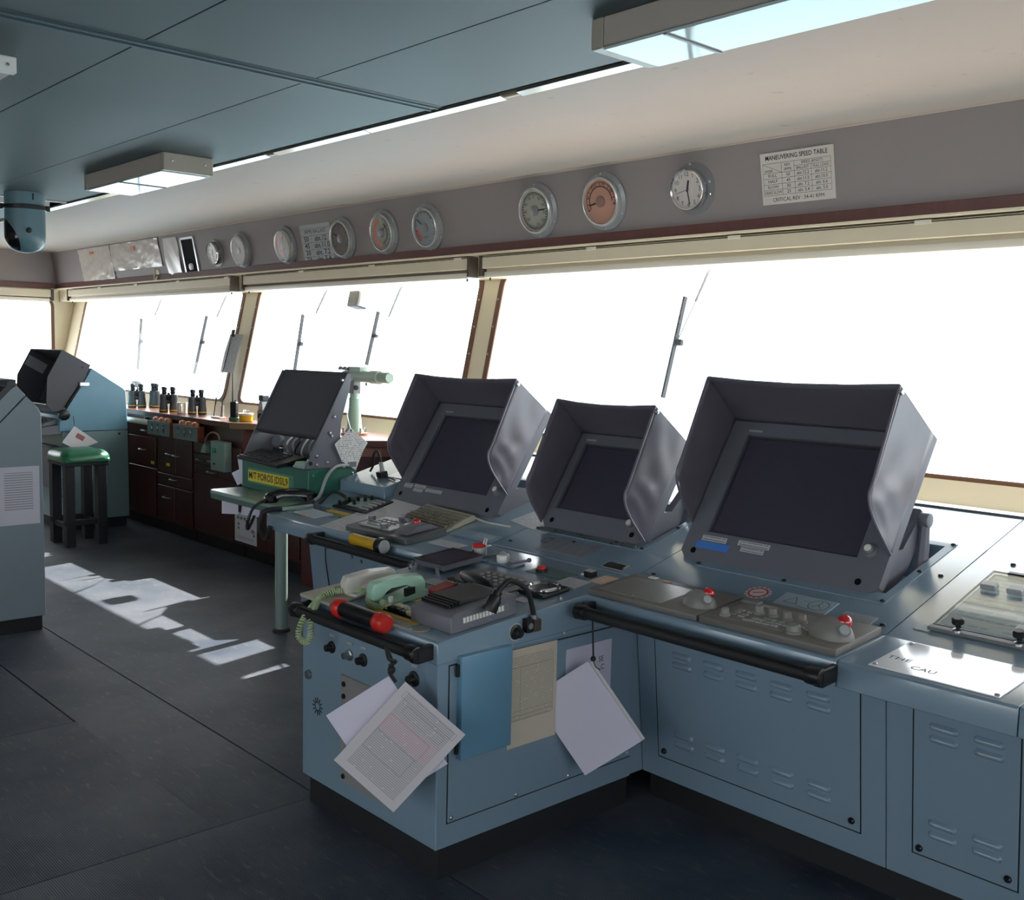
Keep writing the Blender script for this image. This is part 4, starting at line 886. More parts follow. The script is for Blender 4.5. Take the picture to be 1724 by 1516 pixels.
P(t, 'base', B().box(-.055, .08, -.028, .035, .0004, .007, .002), BLUE_D); P(t, 'barrel', B().cyl((0, 0, .007), (0, 0, .034), .024, n=18, bev=.002), WHITE); P(t, 'guard_loop', B().tube(arc3((-.04, .01, .012), (.035, .0, .012), .03, 10), .004, 8), GREYL)
P(t, 'lever', B().tube([(.05, -.028, .012), (.10, .03, .022)], .005, 8), GREYD); P(t, 'lever_knob', B().sphere((.103, .033, .024), .009, n=10), GREYD)
t = thing('push_button', 'round red push button on a dark plate at the back of the block', 'button', frame=F1(-2.565, 2.502, 0))
P(t, 'plate', B().box(-.05, .125, -.03, .055, .0004, .0025), mat('green_grey_plate', '5f7778', .4)); P(t, 'collar', B().lathe([(.022, .0025), (.021, .012), (.016, .014)], n=18), BLACKP); P(t, 'cap', B().lathe([(.017, .010), (.016, .022), (0, .0235)], n=18), RED)
t = thing('toggle_box', 'small dark square switch near the console crease', 'switch', frame=F1(-2.394, 2.568, 0))
P(t, 'body', B().box(-.018, .02, -.015, .015, .0004, .02, .002), BLACKP); P(t, 'pale_top', B().box(-.017, .019, -.014, .014, .02, .023, .001), GREYL); P(t, 'tab', B().box(-.04, -.02, -.006, .004, .0004, .005), WHITE)
t = thing('small_knob', 'tiny dark knob left of the red cover', 'knob', frame=F1(-2.70, 2.205, 0)); P(t, 'skirt', B().lathe([(.02, .0004), (.019, .006), (.014, .008)], n=16), BLACKP); P(t, 'cap', B().lathe([(.014, .008), (.012, .022), (0, .023)], n=16), BLACKP)

# papers on the block
def sheetframe(a, p):
    a = R(a); return cols(Vector((-math.sin(a), math.cos(a), 0)), Vector((0, 0, 1)), Vector((math.cos(a), math.sin(a), 0)), Vector(p))
def quad_sheet(b, c, n0, th, bow=0.):
    """thin sheet over four local corners (TL, TR, BR, BL), n0 = height off the frame"""
    c = [Vector((*q, n0)) for q in c]
    def f(u, v): p = c[3].lerp(c[2], u).lerp(c[0].lerp(c[1], u), v); p.z += bow*math.sin(math.pi*u)*(1-v); return p
    b.grid(f, 8, 8)
    r = bmesh.ops.extrude_face_region(b.bm, geom=list(b.bm.faces))
    for g in r['geom']:
        if isinstance(g, bmesh.types.BMVert): g.co.z -= th
    return b
def printed_sheet(root, name, c, n0, th, m_, bow=0):
    """sheet as its own rotated child so that the printing follows its edges: c = TL, TR, BR, BL in the root frame"""
    c = [Vector((*q, 0)) for q in c]; ex = (c[1]-c[0]); ey = (c[0]-c[3]); w, h = ex.length, ey.length; ex.normalize(); ez = Vector((0, 0, 1)); ey = ez.cross(ex)
    b = B(); quad_sheet(b, [(0, h), (w, h), (w, 0), (0, 0)], 0, th, bow)
    o = bpy.data.objects.new(name, to_mesh(name, b, m_)); COL.objects.link(o); o.parent = root
    o.matrix_basis = cols(ex, ey, ez, Vector((c[3].x, c[3].y, n0))); return o
t = thing('hanging_procedure_sheet', 'laminated printed sheet with red text hanging from the near rail', 'paper', frame=sheetframe(-45, (-2.335, 1.675, .62)))
printed_sheet(t, 'front_sheet', [(.032, .018), (.204, -.129), (.022, -.377), (-.145, -.236)], .01, .002, print_mat('procedure_print', 'cfcad0', '4a4850', 52, 14, .12, .9, .08, .95, .58, ink2=('b0405a', .52, .72), k=.5))
printed_sheet(t, 'back_sheet', [(-.143, -.095), (.035, .027), (.182, -.24), (.0, -.362)], -.004, .003, PAPER2)
fs_ = t.children[0] if t.children[0].name.startswith('front') else t.children[1]
b = B()
for x0_, x1_, y0_, y1_ in ((.03, .175, .155, .215), (.03, .17, .09, .155), (.05, .19, .235, .262), (.02, .21, .27, .292)):
    for p_, q_ in (((x0_, y0_), (x1_, y0_)), ((x1_, y0_), (x1_, y1_)), ((x1_, y1_), (x0_, y1_)), ((x0_, y1_), (x0_, y0_))): qline(b, *p_, *q_, .0008, .0006)
bo = bpy.data.objects.new('print_boxes', to_mesh('print_boxes', b, mat('form_rule', '7a746a', .6, var=0), False)); COL.objects.link(bo); bo.parent = fs_
P(t, 'lanyard', B().tube(spline([(.005, .085, .0), (.02, .05, .014), (.012, .03, .018), (.03, .0, .014)]), .005, 8), RUBBER); P(t, 'lanyard_knot', B().sphere((.018, .035, .016), .012, n=10), RUBBER); P(t, 'lanyard_loop', B().tube(spline([(.0, .10, .01), (.012, .07, .03), (.03, .06, .02), (.012, .045, .016)]), .005, 8), RUBBER)
t = thing('hanging_clipboard', 'blank white card bundle hanging on a string from the long rail', 'paper', frame=sheetframe(-50, (-2.2, 2.335, .6)))
printed_sheet(t, 'front_card', [(-.142, -.132), (.034, -.005), (.198, -.248), (.019, -.388)], .006, .003, PAPER2, .002)
printed_sheet(t, 'back_card', [(-.144, -.142), (.036, -.012), (.204, -.246), (.024, -.388)], -.004, .003, PAPER)
P(t, 'string', B().tube([(.028, .125, 0), (.034, .0, .004)], .0028, 6), RUBBER); P(t, 'knot', B().sphere((.034, -.006, .008), .009, n=10), RUBBER); P(t, 'string_tail', B().tube(spline([(.034, -.01, .009), (.042, -.03, .011), (.058, -.04, .0105)]), .0015, 5), RUBBER)
t = thing('posted_form', 'cream printed table form taped to the block\'s side beside the hatch door', 'paper', frame=FX(X0+.004, 2.174, .34))
P(t, 'sheet', B().box(-.103, .103, 0, .308, 0, .002), print_mat('form_print', 'd3c8b6', '5b564e', 54, 16, .07, .93, .26, .93, .55, k=.42))
b = B()
for x in (-.09, -.052, .088): qline(b, x, .085, x, .25, .001, .0022)
for y in (.085, .098, .112, .25): qline(b, -.09, y, .088, y, .001, .0022)
P(t, 'form_rules', b, mat('form_rule', '7a746a', .6, var=0), smooth=False)
t = thing('posted_form', 'white sheet taped to the block, half hidden behind the hanging cards', 'paper', frame=FX(X0+.004, 2.425, .33))
P(t, 'sheet', B().box(-.105, .108, 0, .278, 0, .002), PAPER2)
b = B()
for s, x, y in (('MO', -.045, .172), ('SE', .058, .218), ('C', .066, .190)): text_b(b, s, .026, x, y, .0022)
P(t, 'lettering', b, INK, smooth=False)

# ------------------------------------------------------------------ trays with trackballs on the right console
TRAY = mat('tray_grey', '74716d', .42, spec=.5, var=.03)
def trackball(t, x, y, s=1.):
    mou = B()
    def f(u, v):
        a = 2*math.pi*u; r = (1-v); hx = .056*s*(1.25 if math.cos(a) < 0 else .85); hy = .040*s
        k = math.sin(math.pi/2*v)
        return (x+hx*math.cos(a)*math.cos(math.pi/2*v), y+hy*math.sin(a)*math.cos(math.pi/2*v), .012+.056*s*k)
    mou.grid(f, 28, 9); bmesh.ops.remove_doubles(mou.bm, verts=mou.bm.verts, dist=.0004)
    P(t, 'trackball_mound', mou, mat('mound_grey', '84817e', .4, var=.02))
    P(t, 'ball', B().sphere((x+.018*s, y+.012*s, .050*s+.008), .0185*s, n=18), mat('ruby_ball', 'c01f2a', .12, spec=.8, var=0, coat=.5))
    P(t, 'side_button', B().lathe([(.013*s, 0), (.012*s, .004), (0, .005)], (x+.034*s, y-.016*s, .042*s+.006), (.6, -.45, .6), 14), GREYL)
    P(t, 'side_button_ring', B().lathe([(.017*s, 0), (.0165*s, .002), (.013*s, .0025)], (x+.033*s, y-.0155*s, .041*s+.006), (.6, -.45, .6), 14), GREYM)
kn_me = to_mesh('rotary_knob', B().lathe([(.0155, 0), (.0155, .006), (.0125, .007), (.0115, .022), (.0095, .024), (0, .024)], n=16), mat('knob_grey', '918f8a', .35))
kb_me = to_mesh('flat_key', B().box(-.0095, .0095, -.006, .006, 0, .004, .001), mat('flat_key', 'a3a4a2', .4))
t = thing('trackball_tray', 'grey tray with blank touch area and red trackball, nearest the block', 'control panel', frame=F1(-2.035, 2.535, 0))
P(t, 'tray', B().box(-.222, .212, -.122, .115, .0004, .020, .004, 2), TRAY); P(t, 'touch_area', B().box(-.195, .06, -.10, .075, .020, .0212), mat('touch_grey', '8a8884', .25)); P(t, 'marker', B().box(-.15, -.115, .09, .108, .020, .024, .001), WHITE); P(t, 'marker', B().box(-.085, -.055, .085, .10, .020, .023, .001), mat('pink_marker', 'c9a59c', .5))
trackball(t, .165, -.035)
t = thing('trackball_tray', 'grey tray with knobs, keys and a red trackball beside the rightmost console', 'control panel', frame=F1(-1.593, 2.535, 0))
P(t, 'tray', B().box(-.222, .222, -.122, .118, .0004, .022, .004, 2), TRAY); P(t, 'key_field', B().box(-.19, .10, -.09, .08, .022, .0228), mat('key_field2', '85827d', .4))
for x, y in ((-.162, -.075), (-.096, .0), (-.053, .004), (-.004, .002), (.04, .008)): share(t, 'rotary_knob', kn_me, (x, y, .0228))
o = share(t, 'rotary_knob', kn_me, (.068, -.078, .0228)); o.scale = (1.6, 1.6, 1)
P(t, 'display_slot', B().box(-.20, -.14, .055, .085, .022, .032, .003), GREYM); P(t, 'tag', B().box(-.135, -.085, .062, .08, .022, .024), GREYL)
for i, (x, y) in enumerate(((-.15, -.03), (-.12, -.035), (-.15, -.052), (-.12, -.055), (-.12, -.01), (-.15, -.01), (-.075, -.05), (-.05, -.05), (-.025, -.05), (0, -.05), (.025, -.05), (-.075, -.07), (-.05, -.07), (-.025, -.07), (0, -.07), (-.05, -.03), (-.025, -.03), (0, -.028), (.09, -.02), (.09, -.045), (.065, -.035), (-.09, -.075))): share(t, 'flat_key', kb_me, (x, y, .0228))
trackball(t, .168, -.035, 1.12)
# plates on the right decks
t = thing('diagram_plate', 'pale plate with triangle and circle diagram in front of the largest display', 'sign', frame=F2(-1.657, 2.724, 0))
P(t, 'plate', B().box(-.089, .089, -.042, .042, .0004, .003), mat('plate_pale_blue', '9fb3bf', .35))
b = ring_sector(B(), .030, .032, 0, 360, .0033, 32).shift((.045, 0, 0))
for a, c in (((-.065, -.02), (-.02, -.02)), ((-.02, -.02), (-.042, .024)), ((-.042, .024), (-.065, -.02)), ((.045, 0), (.045, .028)), ((.045, 0), (.06, -.015)), ((.045, 0), (.03, -.015)), ((-.01, .01), (.008, .01)), ((-.012, -.03), (.03, -.034))): qline(b, *a, *c, .0018, .0033)
P(t, 'diagram', b, INK, smooth=False)
t = thing('round_sticker', 'round red and white sticker on the deck in front of the largest display', 'sticker', frame=F2(-1.826, 2.727, 0))
P(t, 'disc', B().lathe([(.042, .0004), (.042, .0012), (0, .0012)], n=28), mat('sticker_white', 'd9cfd2', .4)); P(t, 'red_ring', ring_sector(B(), .026, .033, 0, 360, .0016, 28), mat('sticker_red', 'b6474f', .4, var=0), smooth=False)
b = B()
for k in range(14): qline(b, .035*math.cos(k*.449), .035*math.sin(k*.449), .041*math.cos(k*.449), .041*math.sin(k*.449), .006, .0016)
qline(b, -.015, -.008, .015, .01, .006, .0016); P(t, 'red_rays', b, mat('sticker_red', 'b6474f', .4, var=0), smooth=False)
plate('spec_plate', 'printed metal plate at the right front corner of the large display\'s deck', 'sign', -1.475, 2.706, .10, .05, print_mat('spec_print', 'a5aab0', '33363c', 5, 16, .05, .95, .06, .94, .55), .002, F2)
t = thing('instruction_plate', 'big glossy white plate lettered THE and CAU on the rightmost console front', 'sign', frame=F1(-1.155, 2.525, 0))
P(t, 'plate', B().box(-.128, .2, -.105, .112, .0004, .003), mat('gloss_white_plate', 'e8eaee', .1, spec=.8, var=0))
b = B(); text_b(b, 'THE', .030, -.088, -.022, .0033, sx=1.2); text_b(b, 'CAU', .032, -.04, -.058, .0033, 'LEFT'); P(t, 'lettering', b, INK, smooth=False)
for p in ((-.115, .10), (-.115, -.095), (.19, -.095)): share(t, 'screw', screw_me, (*p, .003))
t = thing('covered_switchboard', 'clear-covered switch chart panel on the rightmost console deck', 'panel', frame=F2(-1.09, 2.76, 0))
def chartmat():
    m = print_mat('chart_print', 'd3d9df', '8f959d', 16, 14, .04, .96, .03, .97, .5, rough=.12); return m
P(t, 'chart', B().box(-.178, .16, -.005, .37, .0004, .003), chartmat()); P(t, 'cover', B().box(-.18, .162, -.007, .372, .010, .013, .001), glass_mat('clear_cover', 'eef3f6', .12, .02), smooth=False)
for a_, b_ in (((-.182, -.009), (.164, -.009)), ((-.182, -.009), (-.182, .374)), ((-.182, .374), (.164, .374))): P(t, 'cover_edge', B().tube([(*a_, .008), (*b_, .008)], .0035, 6), mat('edge_grey', '4d5056', .35))
P(t, 'front_rail', B().box(-.19, .17, -.036, -.014, .0004, .012, .003), GREYM)
for x in (-.115, .045):
    P(t, 'clamp_knob', B().lathe([(.007, .012), (.007, .024), (.016, .026), (.016, .038), (.012, .042), (0, .042)], (x, -.008, 0), n=14), BLACKP); P(t, 'clamp_screw', B().lathe([(.012, .012), (.011, .018), (0, .02)], (x+.006, -.03, 0), n=12), STEEL)
for x in (-.142, -.068): P(t, 'clip_block', B().box(x-.022, x+.022, .235, .265, .013, .030, .003), GREYL)
P(t, 'clip_block', B().box(.02, .07, .015, .05, .013, .03, .003), GREYL); P(t, 'catch', B().box(-.14, -.085, .362, .38, .006, .016, .003), mat('dark_screw', '3a3d42', .3, .8)); P(t, 'tape', B().box(-.225, -.18, -.045, -.015, .0004, .003), mat('clear_tape', 'c3cdd2', .2))
# centre deck plates
t = thing('legend_plate', 'grey legend plate with ruled columns under the middle display', 'sign', frame=F2(-2.672, 2.745, 0))
P(t, 'plate', B().box(-.122, .122, -.055, .06, .0004, .0025), mat('legend_grey', '7d828a', .4)); 
for k in range(5): P(t, 'legend_column', B().box(-.112+.046*k, -.074+.046*k, -.046, .05, .0025, .003), print_mat('legend_print', '888c94', '565a62', 22, 6, .05, .95, .02, .98, .55))
t = thing('ring_mark', 'small printed ring on the middle deck beside the legend plate', 'sticker', frame=F2(-2.815, 2.772, 0)); P(t, 'outer_ring', ring_sector(B(), .022, .025, 0, 360, .0012, 28), INK, smooth=False); P(t, 'inner_disc', B().lathe([(.014, .0004), (.014, .0012), (0, .0012)], n=20), GREYM)
t = thing('name_plate', 'small black name plate near the crease of the middle deck', 'sign', frame=F2(-2.395, 2.695, 0)); P(t, 'border', B().box(-.05, .05, -.024, .024, .0004, .002), GREYL); P(t, 'black_field', B().box(-.044, .038, -.019, .02, .002, .0028), print_mat('black_plate_print', '1c1e24', '6a6e78', 6, 12, .06, .94, .08, .92, .4)); P(t, 'bolt', B().lathe([(.007, .002), (.006, .009), (0, .01)], (.043, -.012, 0), n=10), BLACKP)
plate('diagram_sheet', 'pale laminated diagram sheet sticking out between the left and middle hoods', 'paper', -2.99, 2.905, .26, .14, print_mat('diagram_sheet', 'c3c9cf', '8a9098', 12, 9, .05, .95, .05, .95, .45, rough=.25), .002, F2, -12)
plate('label_card', 'pale card on the left console behind the emergency button', 'label', -3.15, 2.55, .17, .07, CARD, .002, F1)
t = thing('spec_tag', 'small raised blue label plate left of the middle deck', 'sign', frame=F2(-3.13, 2.70, 0)); P(t, 'base', B().box(-.12, .12, -.045, .02, .0004, .006, .002), BLUE_D); P(t, 'label', B().box(-.01, .10, -.03, .01, .006, .0075), print_mat('tag_print', '9fb0ba', '5b6b74', 5, 10, .05, .95, .05, .95, .45))
# ------------------------------------------------------------------ left console desk
def rowkeys(t, nx, ny, x0, y0, dx, dy, z, me):
    for j in range(ny):
        for i in range(nx): share(t, 'key', me, (x0+dx*i+(j % 2)*dx*.25, y0+dy*j, z))
t = thing('trackball_keyboard', 'dark grey control keyboard with knobs and red trackball above the yellow torch', 'control panel', frame=F1(-3.478, 2.535, 0))
P(t, 'case', B().prism([(-.105, .0005), (-.105, .024), (.105, .036), (.105, .0005)], 'x', -.215, .215, .004), mat('case_grey', '5d6062', .42))
P(t, 'key_bed', B().box(-.165, .06, -.07, .08, .028, .0345), mat('bed_pale', 'a9adab', .4))
kd_me = to_mesh('key', B().box(-.012, .012, -.006, .006, 0, .005, .001), GREYL); kr_me = to_mesh('rotary_knob', B().lathe([(.017, 0), (.016, .02), (0, .021)], n=12), GREYD)
for j in range(4):
    for i in range(4): share(t, 'key', kd_me, (-.12+.032*i, -.045+.028*j, .0345))
for p in ((-.165, .0), (-.04, .07), (.0, .06), (.03, .05), (.055, .04), (.01, -.06), (-.06, .095)): share(t, 'rotary_knob', kr_me, (*p, .033))
P(t, 'wrist_mound', B().prism([(-.08, .03), (-.03, .058), (.04, .06), (.09, .034)], 'x', .09, .19, .008, 2), GREYD)
P(t, 'ball', B().sphere((.14, .01, .064), .018, n=16), mat('ruby_ball', 'c01f2a', .12, spec=.8, var=0, coat=.5)); P(t, 'ball_ring', B().lathe([(.024, .056), (.022, .062), (.018, .062)], (.14, .01, 0), n=16), GREYM)  # plain mid-grey ring seated round the ball
t = thing('computer_keyboard', 'beige computer keyboard below the left hooded display', 'keyboard', frame=F2(-3.462, 2.742, -3))
P(t, 'case', B().prism([(-.082, .0005), (-.082, .014), (.08, .026), (.08, .0005)], 'x', -.175, .175, .004), BEIGE)
kb2 = to_mesh('key', B().box(-.009, .009, -.0085, .0085, 0, .007, .0015), mat('beige_key', '8b8474', .5))
rowkeys(t, 14, 6, -.157, -.062, .0235, .0235, .019, kb2)
P(t, 'cable', B().tube(spline([(.16, .08, .012), (.26, .075, .008), (.40, .085, .008)]), .004, 6), PHONEW)
def paper_quad(name, label, c, m_, sl, bow=.004):
    zf = z1 if sl == 1 else z2
    b = B(); c = [Vector(q) for q in c]
    o = c[3]
    def f(u, v): p = c[3].lerp(c[2], u).lerp(c[0].lerp(c[1], u), v); return (p.x, p.y, (z1(p.y) if p.y < 2.655 else z2(p.y))+.0015+bow*math.sin(math.pi*v)*math.sin(math.pi*u))
    b.grid(f, 10, 10); ex = bmesh.ops.extrude_face_region(b.bm, geom=list(b.bm.faces))
    for g in ex['geom']:
        if isinstance(g, bmesh.types.BMVert): g.co.z -= .0008
    return solo(name, b, m_, label, 'paper')
paper_quad('log_sheet', 'printed log sheet lying on the left console beside the control keyboard', [(-3.99, 2.75), (-3.775, 2.76), (-3.64, 2.41), (-3.86, 2.405)], print_mat('log_print', 'd6d9dc', '6f757c', 26, 26, .04, .96, .04, .96, .5, k=.5), 1)
paper_quad('blank_sheet', 'blank white sheet under the left hooded display', [(-3.93, 2.85), (-3.66, 2.83), (-3.64, 2.70), (-3.82, 2.64)], PAPER, 2, .001)
t = thing('label_sheet', 'white instruction label with an orange edge at the left console\'s far corner', 'label', frame=F1(-4.11, 2.53, -4))
P(t, 'sheet', B().box(-.10, .10, -.05, .05, .0004, .002), print_mat('blue_white_label', 'c3d3dc', '7d95a6', 9, 12, .06, .94, .08, .92, .5)); P(t, 'orange_edge', B().box(-.03, .06, -.058, -.05, .0004, .002), mat('orange_print', 'c9743f', .4))
plate('yellow_label', 'yellow warning label in front of the lever panel', 'label', -4.035, 2.618, .17, .034, print_mat('yellow_print', 'd8b93c', '7a6318', 3, 14, .05, .95, .1, .9, .45), .002, F1)
t = thing('lever_console', 'black control panel with small levers left of the left hooded display', 'control panel', frame=F2(-4.03, 2.735, 0))
P(t, 'bed', B().box(-.13, .15, -.075, .085, .0004, .008, .002), BLACKP); P(t, 'pale_field', B().box(-.06, .05, -.04, .06, .008, .0095), mat('panel_sea_green', '8fa8a0', .4))
for i in range(5): P(t, 'slider', B().box(.06+.0, .13, -.05+.024*i, -.04+.024*i, .008, .016, .001), GREYL)
for i, (x, y) in enumerate(((-.09, .0), (-.07, -.03), (-.045, .02), (-.02, -.02), (-.03, .05), (.0, .03), (.02, .055), (-.10, -.05))): P(t, 'toggle', B().cyl((x, y, .008), (x+.005, y, .03), .009, .007, 10, .001), BLACKP)
t = thing('torch', 'yellow torch with chrome lens resting on the left rail', 'torch', frame=Matrix.Translation((-3.40, 2.352, .775)) @ Matrix.Rotation(R(90), 4, 'Y'))
P(t, 'barrel', B().lathe([(0, -.125), (.018, -.124), (.024, -.115), (.021, -.06), (.023, .03), (.029, .065), (0, .065)], n=20), YEL)
P(t, 'head', B().lathe([(.029, .064), (.034, .07), (.034, .098), (.030, .102), (.027, .098), (0, .09)], n=20), BLACKP); P(t, 'reflector', B().lathe([(.0, .0985), (.027, .1005), (.027, .096), (0, .09)], n=20), mat('reflector', 'd9dadb', .35, .4, var=0))
# things on the rear step
SZ = .056
t = thing('desk_microphone', 'small gooseneck microphone and cables on the raised step', 'microphone', frame=F2(-4.13, 2.93, 0, SZ))
P(t, 'base', B().box(-.025, .025, -.02, .02, .0004, .03, .004), BLACKP); P(t, 'stem', B().tube(spline([(0, .005, .03), (.0, .01, .09), (-.03, .02, .125), (-.08, .03, .10), (-.11, .03, .04), (-.13, .02, .01)]), [.006]*41, 8), RUBBER); P(t, 'plug', B().cyl((.0, .005, .028), (.0, .008, .075), .012, .010, 10), GREYL); P(t, 'cable', B().tube([(.03, 0, .006), (.13, -.02, .006)], .004, 6), RUBBER)
t = thing('step_knobs', 'steel plate with two dark knobs on the raised step', 'control panel', frame=F2(-4.045, 3.0, 0, SZ))
P(t, 'plate', B().box(-.06, .055, -.06, .06, .0004, .003), STEEL); P(t, 'knob', B().lathe([(.014, .003), (.012, .035), (0, .036)], (.035, -.03, 0), n=12), BLACKP); P(t, 'knob', B().lathe([(.010, .003), (.009, .018), (0, .019)], (.0, .02, 0), n=12), BLACKP)
t = thing('open_folder', 'open dark teal folder leaning at the back of the raised step', 'folder', frame=F2(-4.22, 3.33, 0, SZ))
P(t, 'cover', B().grid(lambda u, v: (-.18+.36*u+.08*v, .02+.05*v, .015+.12*v), 4, 4), mat('folder_teal', '3e5a5e', .35)); P(t, 'rim', B().tube([(-.18, .02, .015), (-.10, .07, .135), (.26, .07, .135)], .004, 6), GREYL)
P(t, 'base_board', B().box(-.2, .2, -.12, .02, .0004, .012, .003), PAPER)
t = thing('red_booklet', 'small red booklet in front of the open folder', 'book', frame=F2(-4.16, 3.2, 18, SZ))
P(t, 'cover', B().box(-.10, .10, -.045, .045, .0004, .016, .003), mat('booklet_red', 'b23a48', .4)); P(t, 'label', B().box(-.02, .05, -.025, .02, .016, .0165), PAPER)
t = thing('cable_tray', 'dark cable box with a pale wire loop behind the open folder', 'box', frame=Matrix.Translation((-4.6, 3.68, .985)))
P(t, 'box', B().box(-.14, .3, -.02, .14, 0, .10, .006), GREYD); P(t, 'wire_loop', B().tube(arc3((-.04, -.03, .10), (.25, -.03, .10), .03, 10), .006, 8), WHITE)

# ------------------------------------------------------------------ green workstation at the left end
t = thing('side_table', 'pale green steel side table on one round leg beside the left console', 'table', (-4.7, 2.7, 0))
P(t, 'top', B().prism([(-5.03, 2.49), (-5.02, 2.47), (-5.0, 2.46), (-4.29, 2.46), (-4.275, 2.47), (-4.27, 2.49), (-4.27, 2.63), (-4.368, 2.64), (-4.368, 2.96), (-5.03, 2.96)], 'z', .782, .80, .003), mat('table_green', '8fa79c', .25, var=.05, vs_=6)); P(t, 'apron', B().box(-5.02, -4.42, 2.47, 2.94, .755, .782), mat('table_green_d', '4e6a60', .45))
P(t, 'leg', B().cyl((-4.94, 2.84, 0), (-4.94, 2.84, .76), .034, n=20), mat('leg_green_grey', '8b9d98', .25, .2)); P(t, 'leg_foot', B().lathe([(.05, 0), (.045, .012), (.036, .016)], (-4.94, 2.84, 0), n=20), RUBBER)
P(t, 'latch', B().tube([(-5.05, 2.55, .785), (-5.02, 2.55, .785)], .006, 8), STEEL)
t = thing('paper_stack', 'small white folded papers hanging behind the green cabinet', 'paper', frame=sheetframe(-50, (-5.06, 2.70, .80)))
printed_sheet(t, 'upper_sheet', [(-.04, .14), (.02, .15), (.03, .005), (-.03, .002)], 0, .002, PAPER2); printed_sheet(t, 'folded_sheet', [(-.07, .07), (-.01, .10), (.0, .01), (-.05, .0)], .01, .002, PAPER2)
t = thing('hanging_papers', 'white papers hanging below the pale green side table', 'paper', frame=sheetframe(-50, (-4.95, 2.60, .74)))
printed_sheet(t, 'left_sheet', [(-.10, .03), (-.01, .03), (-.01, -.075), (-.10, -.075)], 0, .002, PAPER2); printed_sheet(t, 'right_sheet', [(-.01, .03), (.09, .02), (.07, -.06), (.01, -.075)], .01, .002, PAPER2)
t = thing('green_cabinet', 'deep green steel cabinet with a yellow name label', 'cabinet', (-4.69, 2.8, .80))
P(t, 'body', B().box(-5.03, -4.362, 2.655, 2.936, .80, .955, .004), GREENB); P(t, 'name_label', B().box(-4.955, -4.545, 2.652, 2.6555, .842, .90), YELP)
b = B(); text_b(b, 'M/T POROS |DSIL9', .05, 0, 0, 0, sx=.98, bold=.0008); P(t, 'lettering', b.xf(FV(-4.75, 2.6515, .871)), INK, smooth=False)
P(t, 'label_holder', B().box(-4.965, -4.50, 2.6545, 2.656, .832, .91), mat('holder_green', '4c8a76', .3))
for y in (2.68, 2.91): P(t, 'bolt', B().lathe([(.007, 0), (.005, .004), (0, .005)], (-4.362, y, .925), (1, 0, 0), 8), STEEL)
P(t, 'gland', B().box(-4.375, -4.345, 2.87, 2.925, .955, .985, .004), GREYD)
t = thing('open_frame_screen', 'big black screen on grey side plates above the green cabinet', 'monitor', (-4.69, 2.78, .955))
def fs(s): return (2.716+math.sin(R(28))*s, 1.105+math.cos(R(28))*s)
a0, a1 = fs(-.0), fs(.368); nx_, nz_ = -math.cos(R(28))*.035, math.sin(R(28))*.035
P(t, 'screen_housing', B().prism([a0, a1, (a1[0]-nx_, a1[1]-nz_), (a0[0]-nx_, a0[1]-nz_)], 'x', -4.99, -4.372, .004), mat('screen_black', '3a3a40', .4))
P(t, 'glass', B().prism([(fs(.012)[0]+nx_*.06, fs(.012)[1]+nz_*.06), (fs(.356)[0]+nx_*.06, fs(.356)[1]+nz_*.06), fs(.356), fs(.012)], 'x', -4.975, -4.387), mat('screen_matt', '4c4b52', .4, spec=.5, var=.02))
pl = [(2.637, .958), (2.70, 1.085), (2.878, 1.425), (2.90, 1.42), (2.89, 1.34), (2.84, 1.18), (2.83, 1.01), (2.885, .985), (2.895, .958)]
for x in (-4.372, -5.0): P(t, 'side_plate', B().prism(pl, 'x', x, x+.008, .0015), mat('plate_slate', '6d7078', .4))
for y, z in ((2.70, .975), (2.76, .985), (2.70, 1.02), (2.80, 1.21), (2.775, 1.13), (2.785, 1.115), (2.845, 1.39)): P(t, 'plate_bolt', B().lathe([(.009, 0), (.008, .006), (.004, .009), (0, .009)], (-4.364, y, z), (1, 0, 0), 8), STEEL)
P(t, 'plate_hole', B().lathe([(.011, 0), (.011, .001), (0, .001)], (-4.364, 2.668, .985), (1, 0, 0), 12), DARK)
for k in range(7): P(t, 'wire', B().tube(spline([(-4.80+.05*k, 2.84, 1.09), (-4.79+.055*k, 2.79, 1.05), (-4.81+.05*k+.03*math.sin(k*2), 2.80, 1.0), (-4.78+.04*k, 2.83, .965)]), .005, 6), (WHITE, GREYL, BLACKP, WHITE, GREYM, WHITE, GREYL)[k])
P(t, 'back_sheet', B().box(-4.98, -4.376, 2.88, 2.885, .96, 1.10), mat('plate_slate', '6d7078', .4))
t = thing('round_sensor', 'small round dark sensor on a stalk behind the black keyboard', 'sensor', (-4.84, 2.76, .955)); P(t, 'disc', B().lathe([(0, -.012), (.034, -.012), (.036, 0), (.03, .012), (0, .014)], (-4.84, 2.76, 1.055), (.3, -.85, .3), 18), GREYD); P(t, 'stalk', B().tube(spline([(-4.84, 2.77, 1.05), (-4.78, 2.775, 1.03), (-4.72, 2.78, .97)]), .006, 8), GREYM); P(t, 'clip', B().box(-4.88, -4.80, 2.755, 2.775, .957, 1.02, .003), BLACKP)
t = thing('computer_keyboard', 'black computer keyboard on top of the green cabinet', 'keyboard', frame=Matrix.Translation((-4.74, 2.67, .957)) @ Matrix.Rotation(R(12), 4, 'X') @ Matrix.Rotation(R(-3), 4, 'Z'))
P(t, 'case', B().box(-.27, .20, -.07, .10, .006, .024, .004), BLACKP); rowkeys(t, 15, 6, -.25, -.05, .0235, .0235, .024, to_mesh('key', B().box(-.009, .009, -.0085, .0085, 0, .006, .0015), mat('dark_key2', '3b3b3e', .4)))
P(t, 'foot', B().box(-.26, .19, .07, .10, -.01, .008), BLACKP)
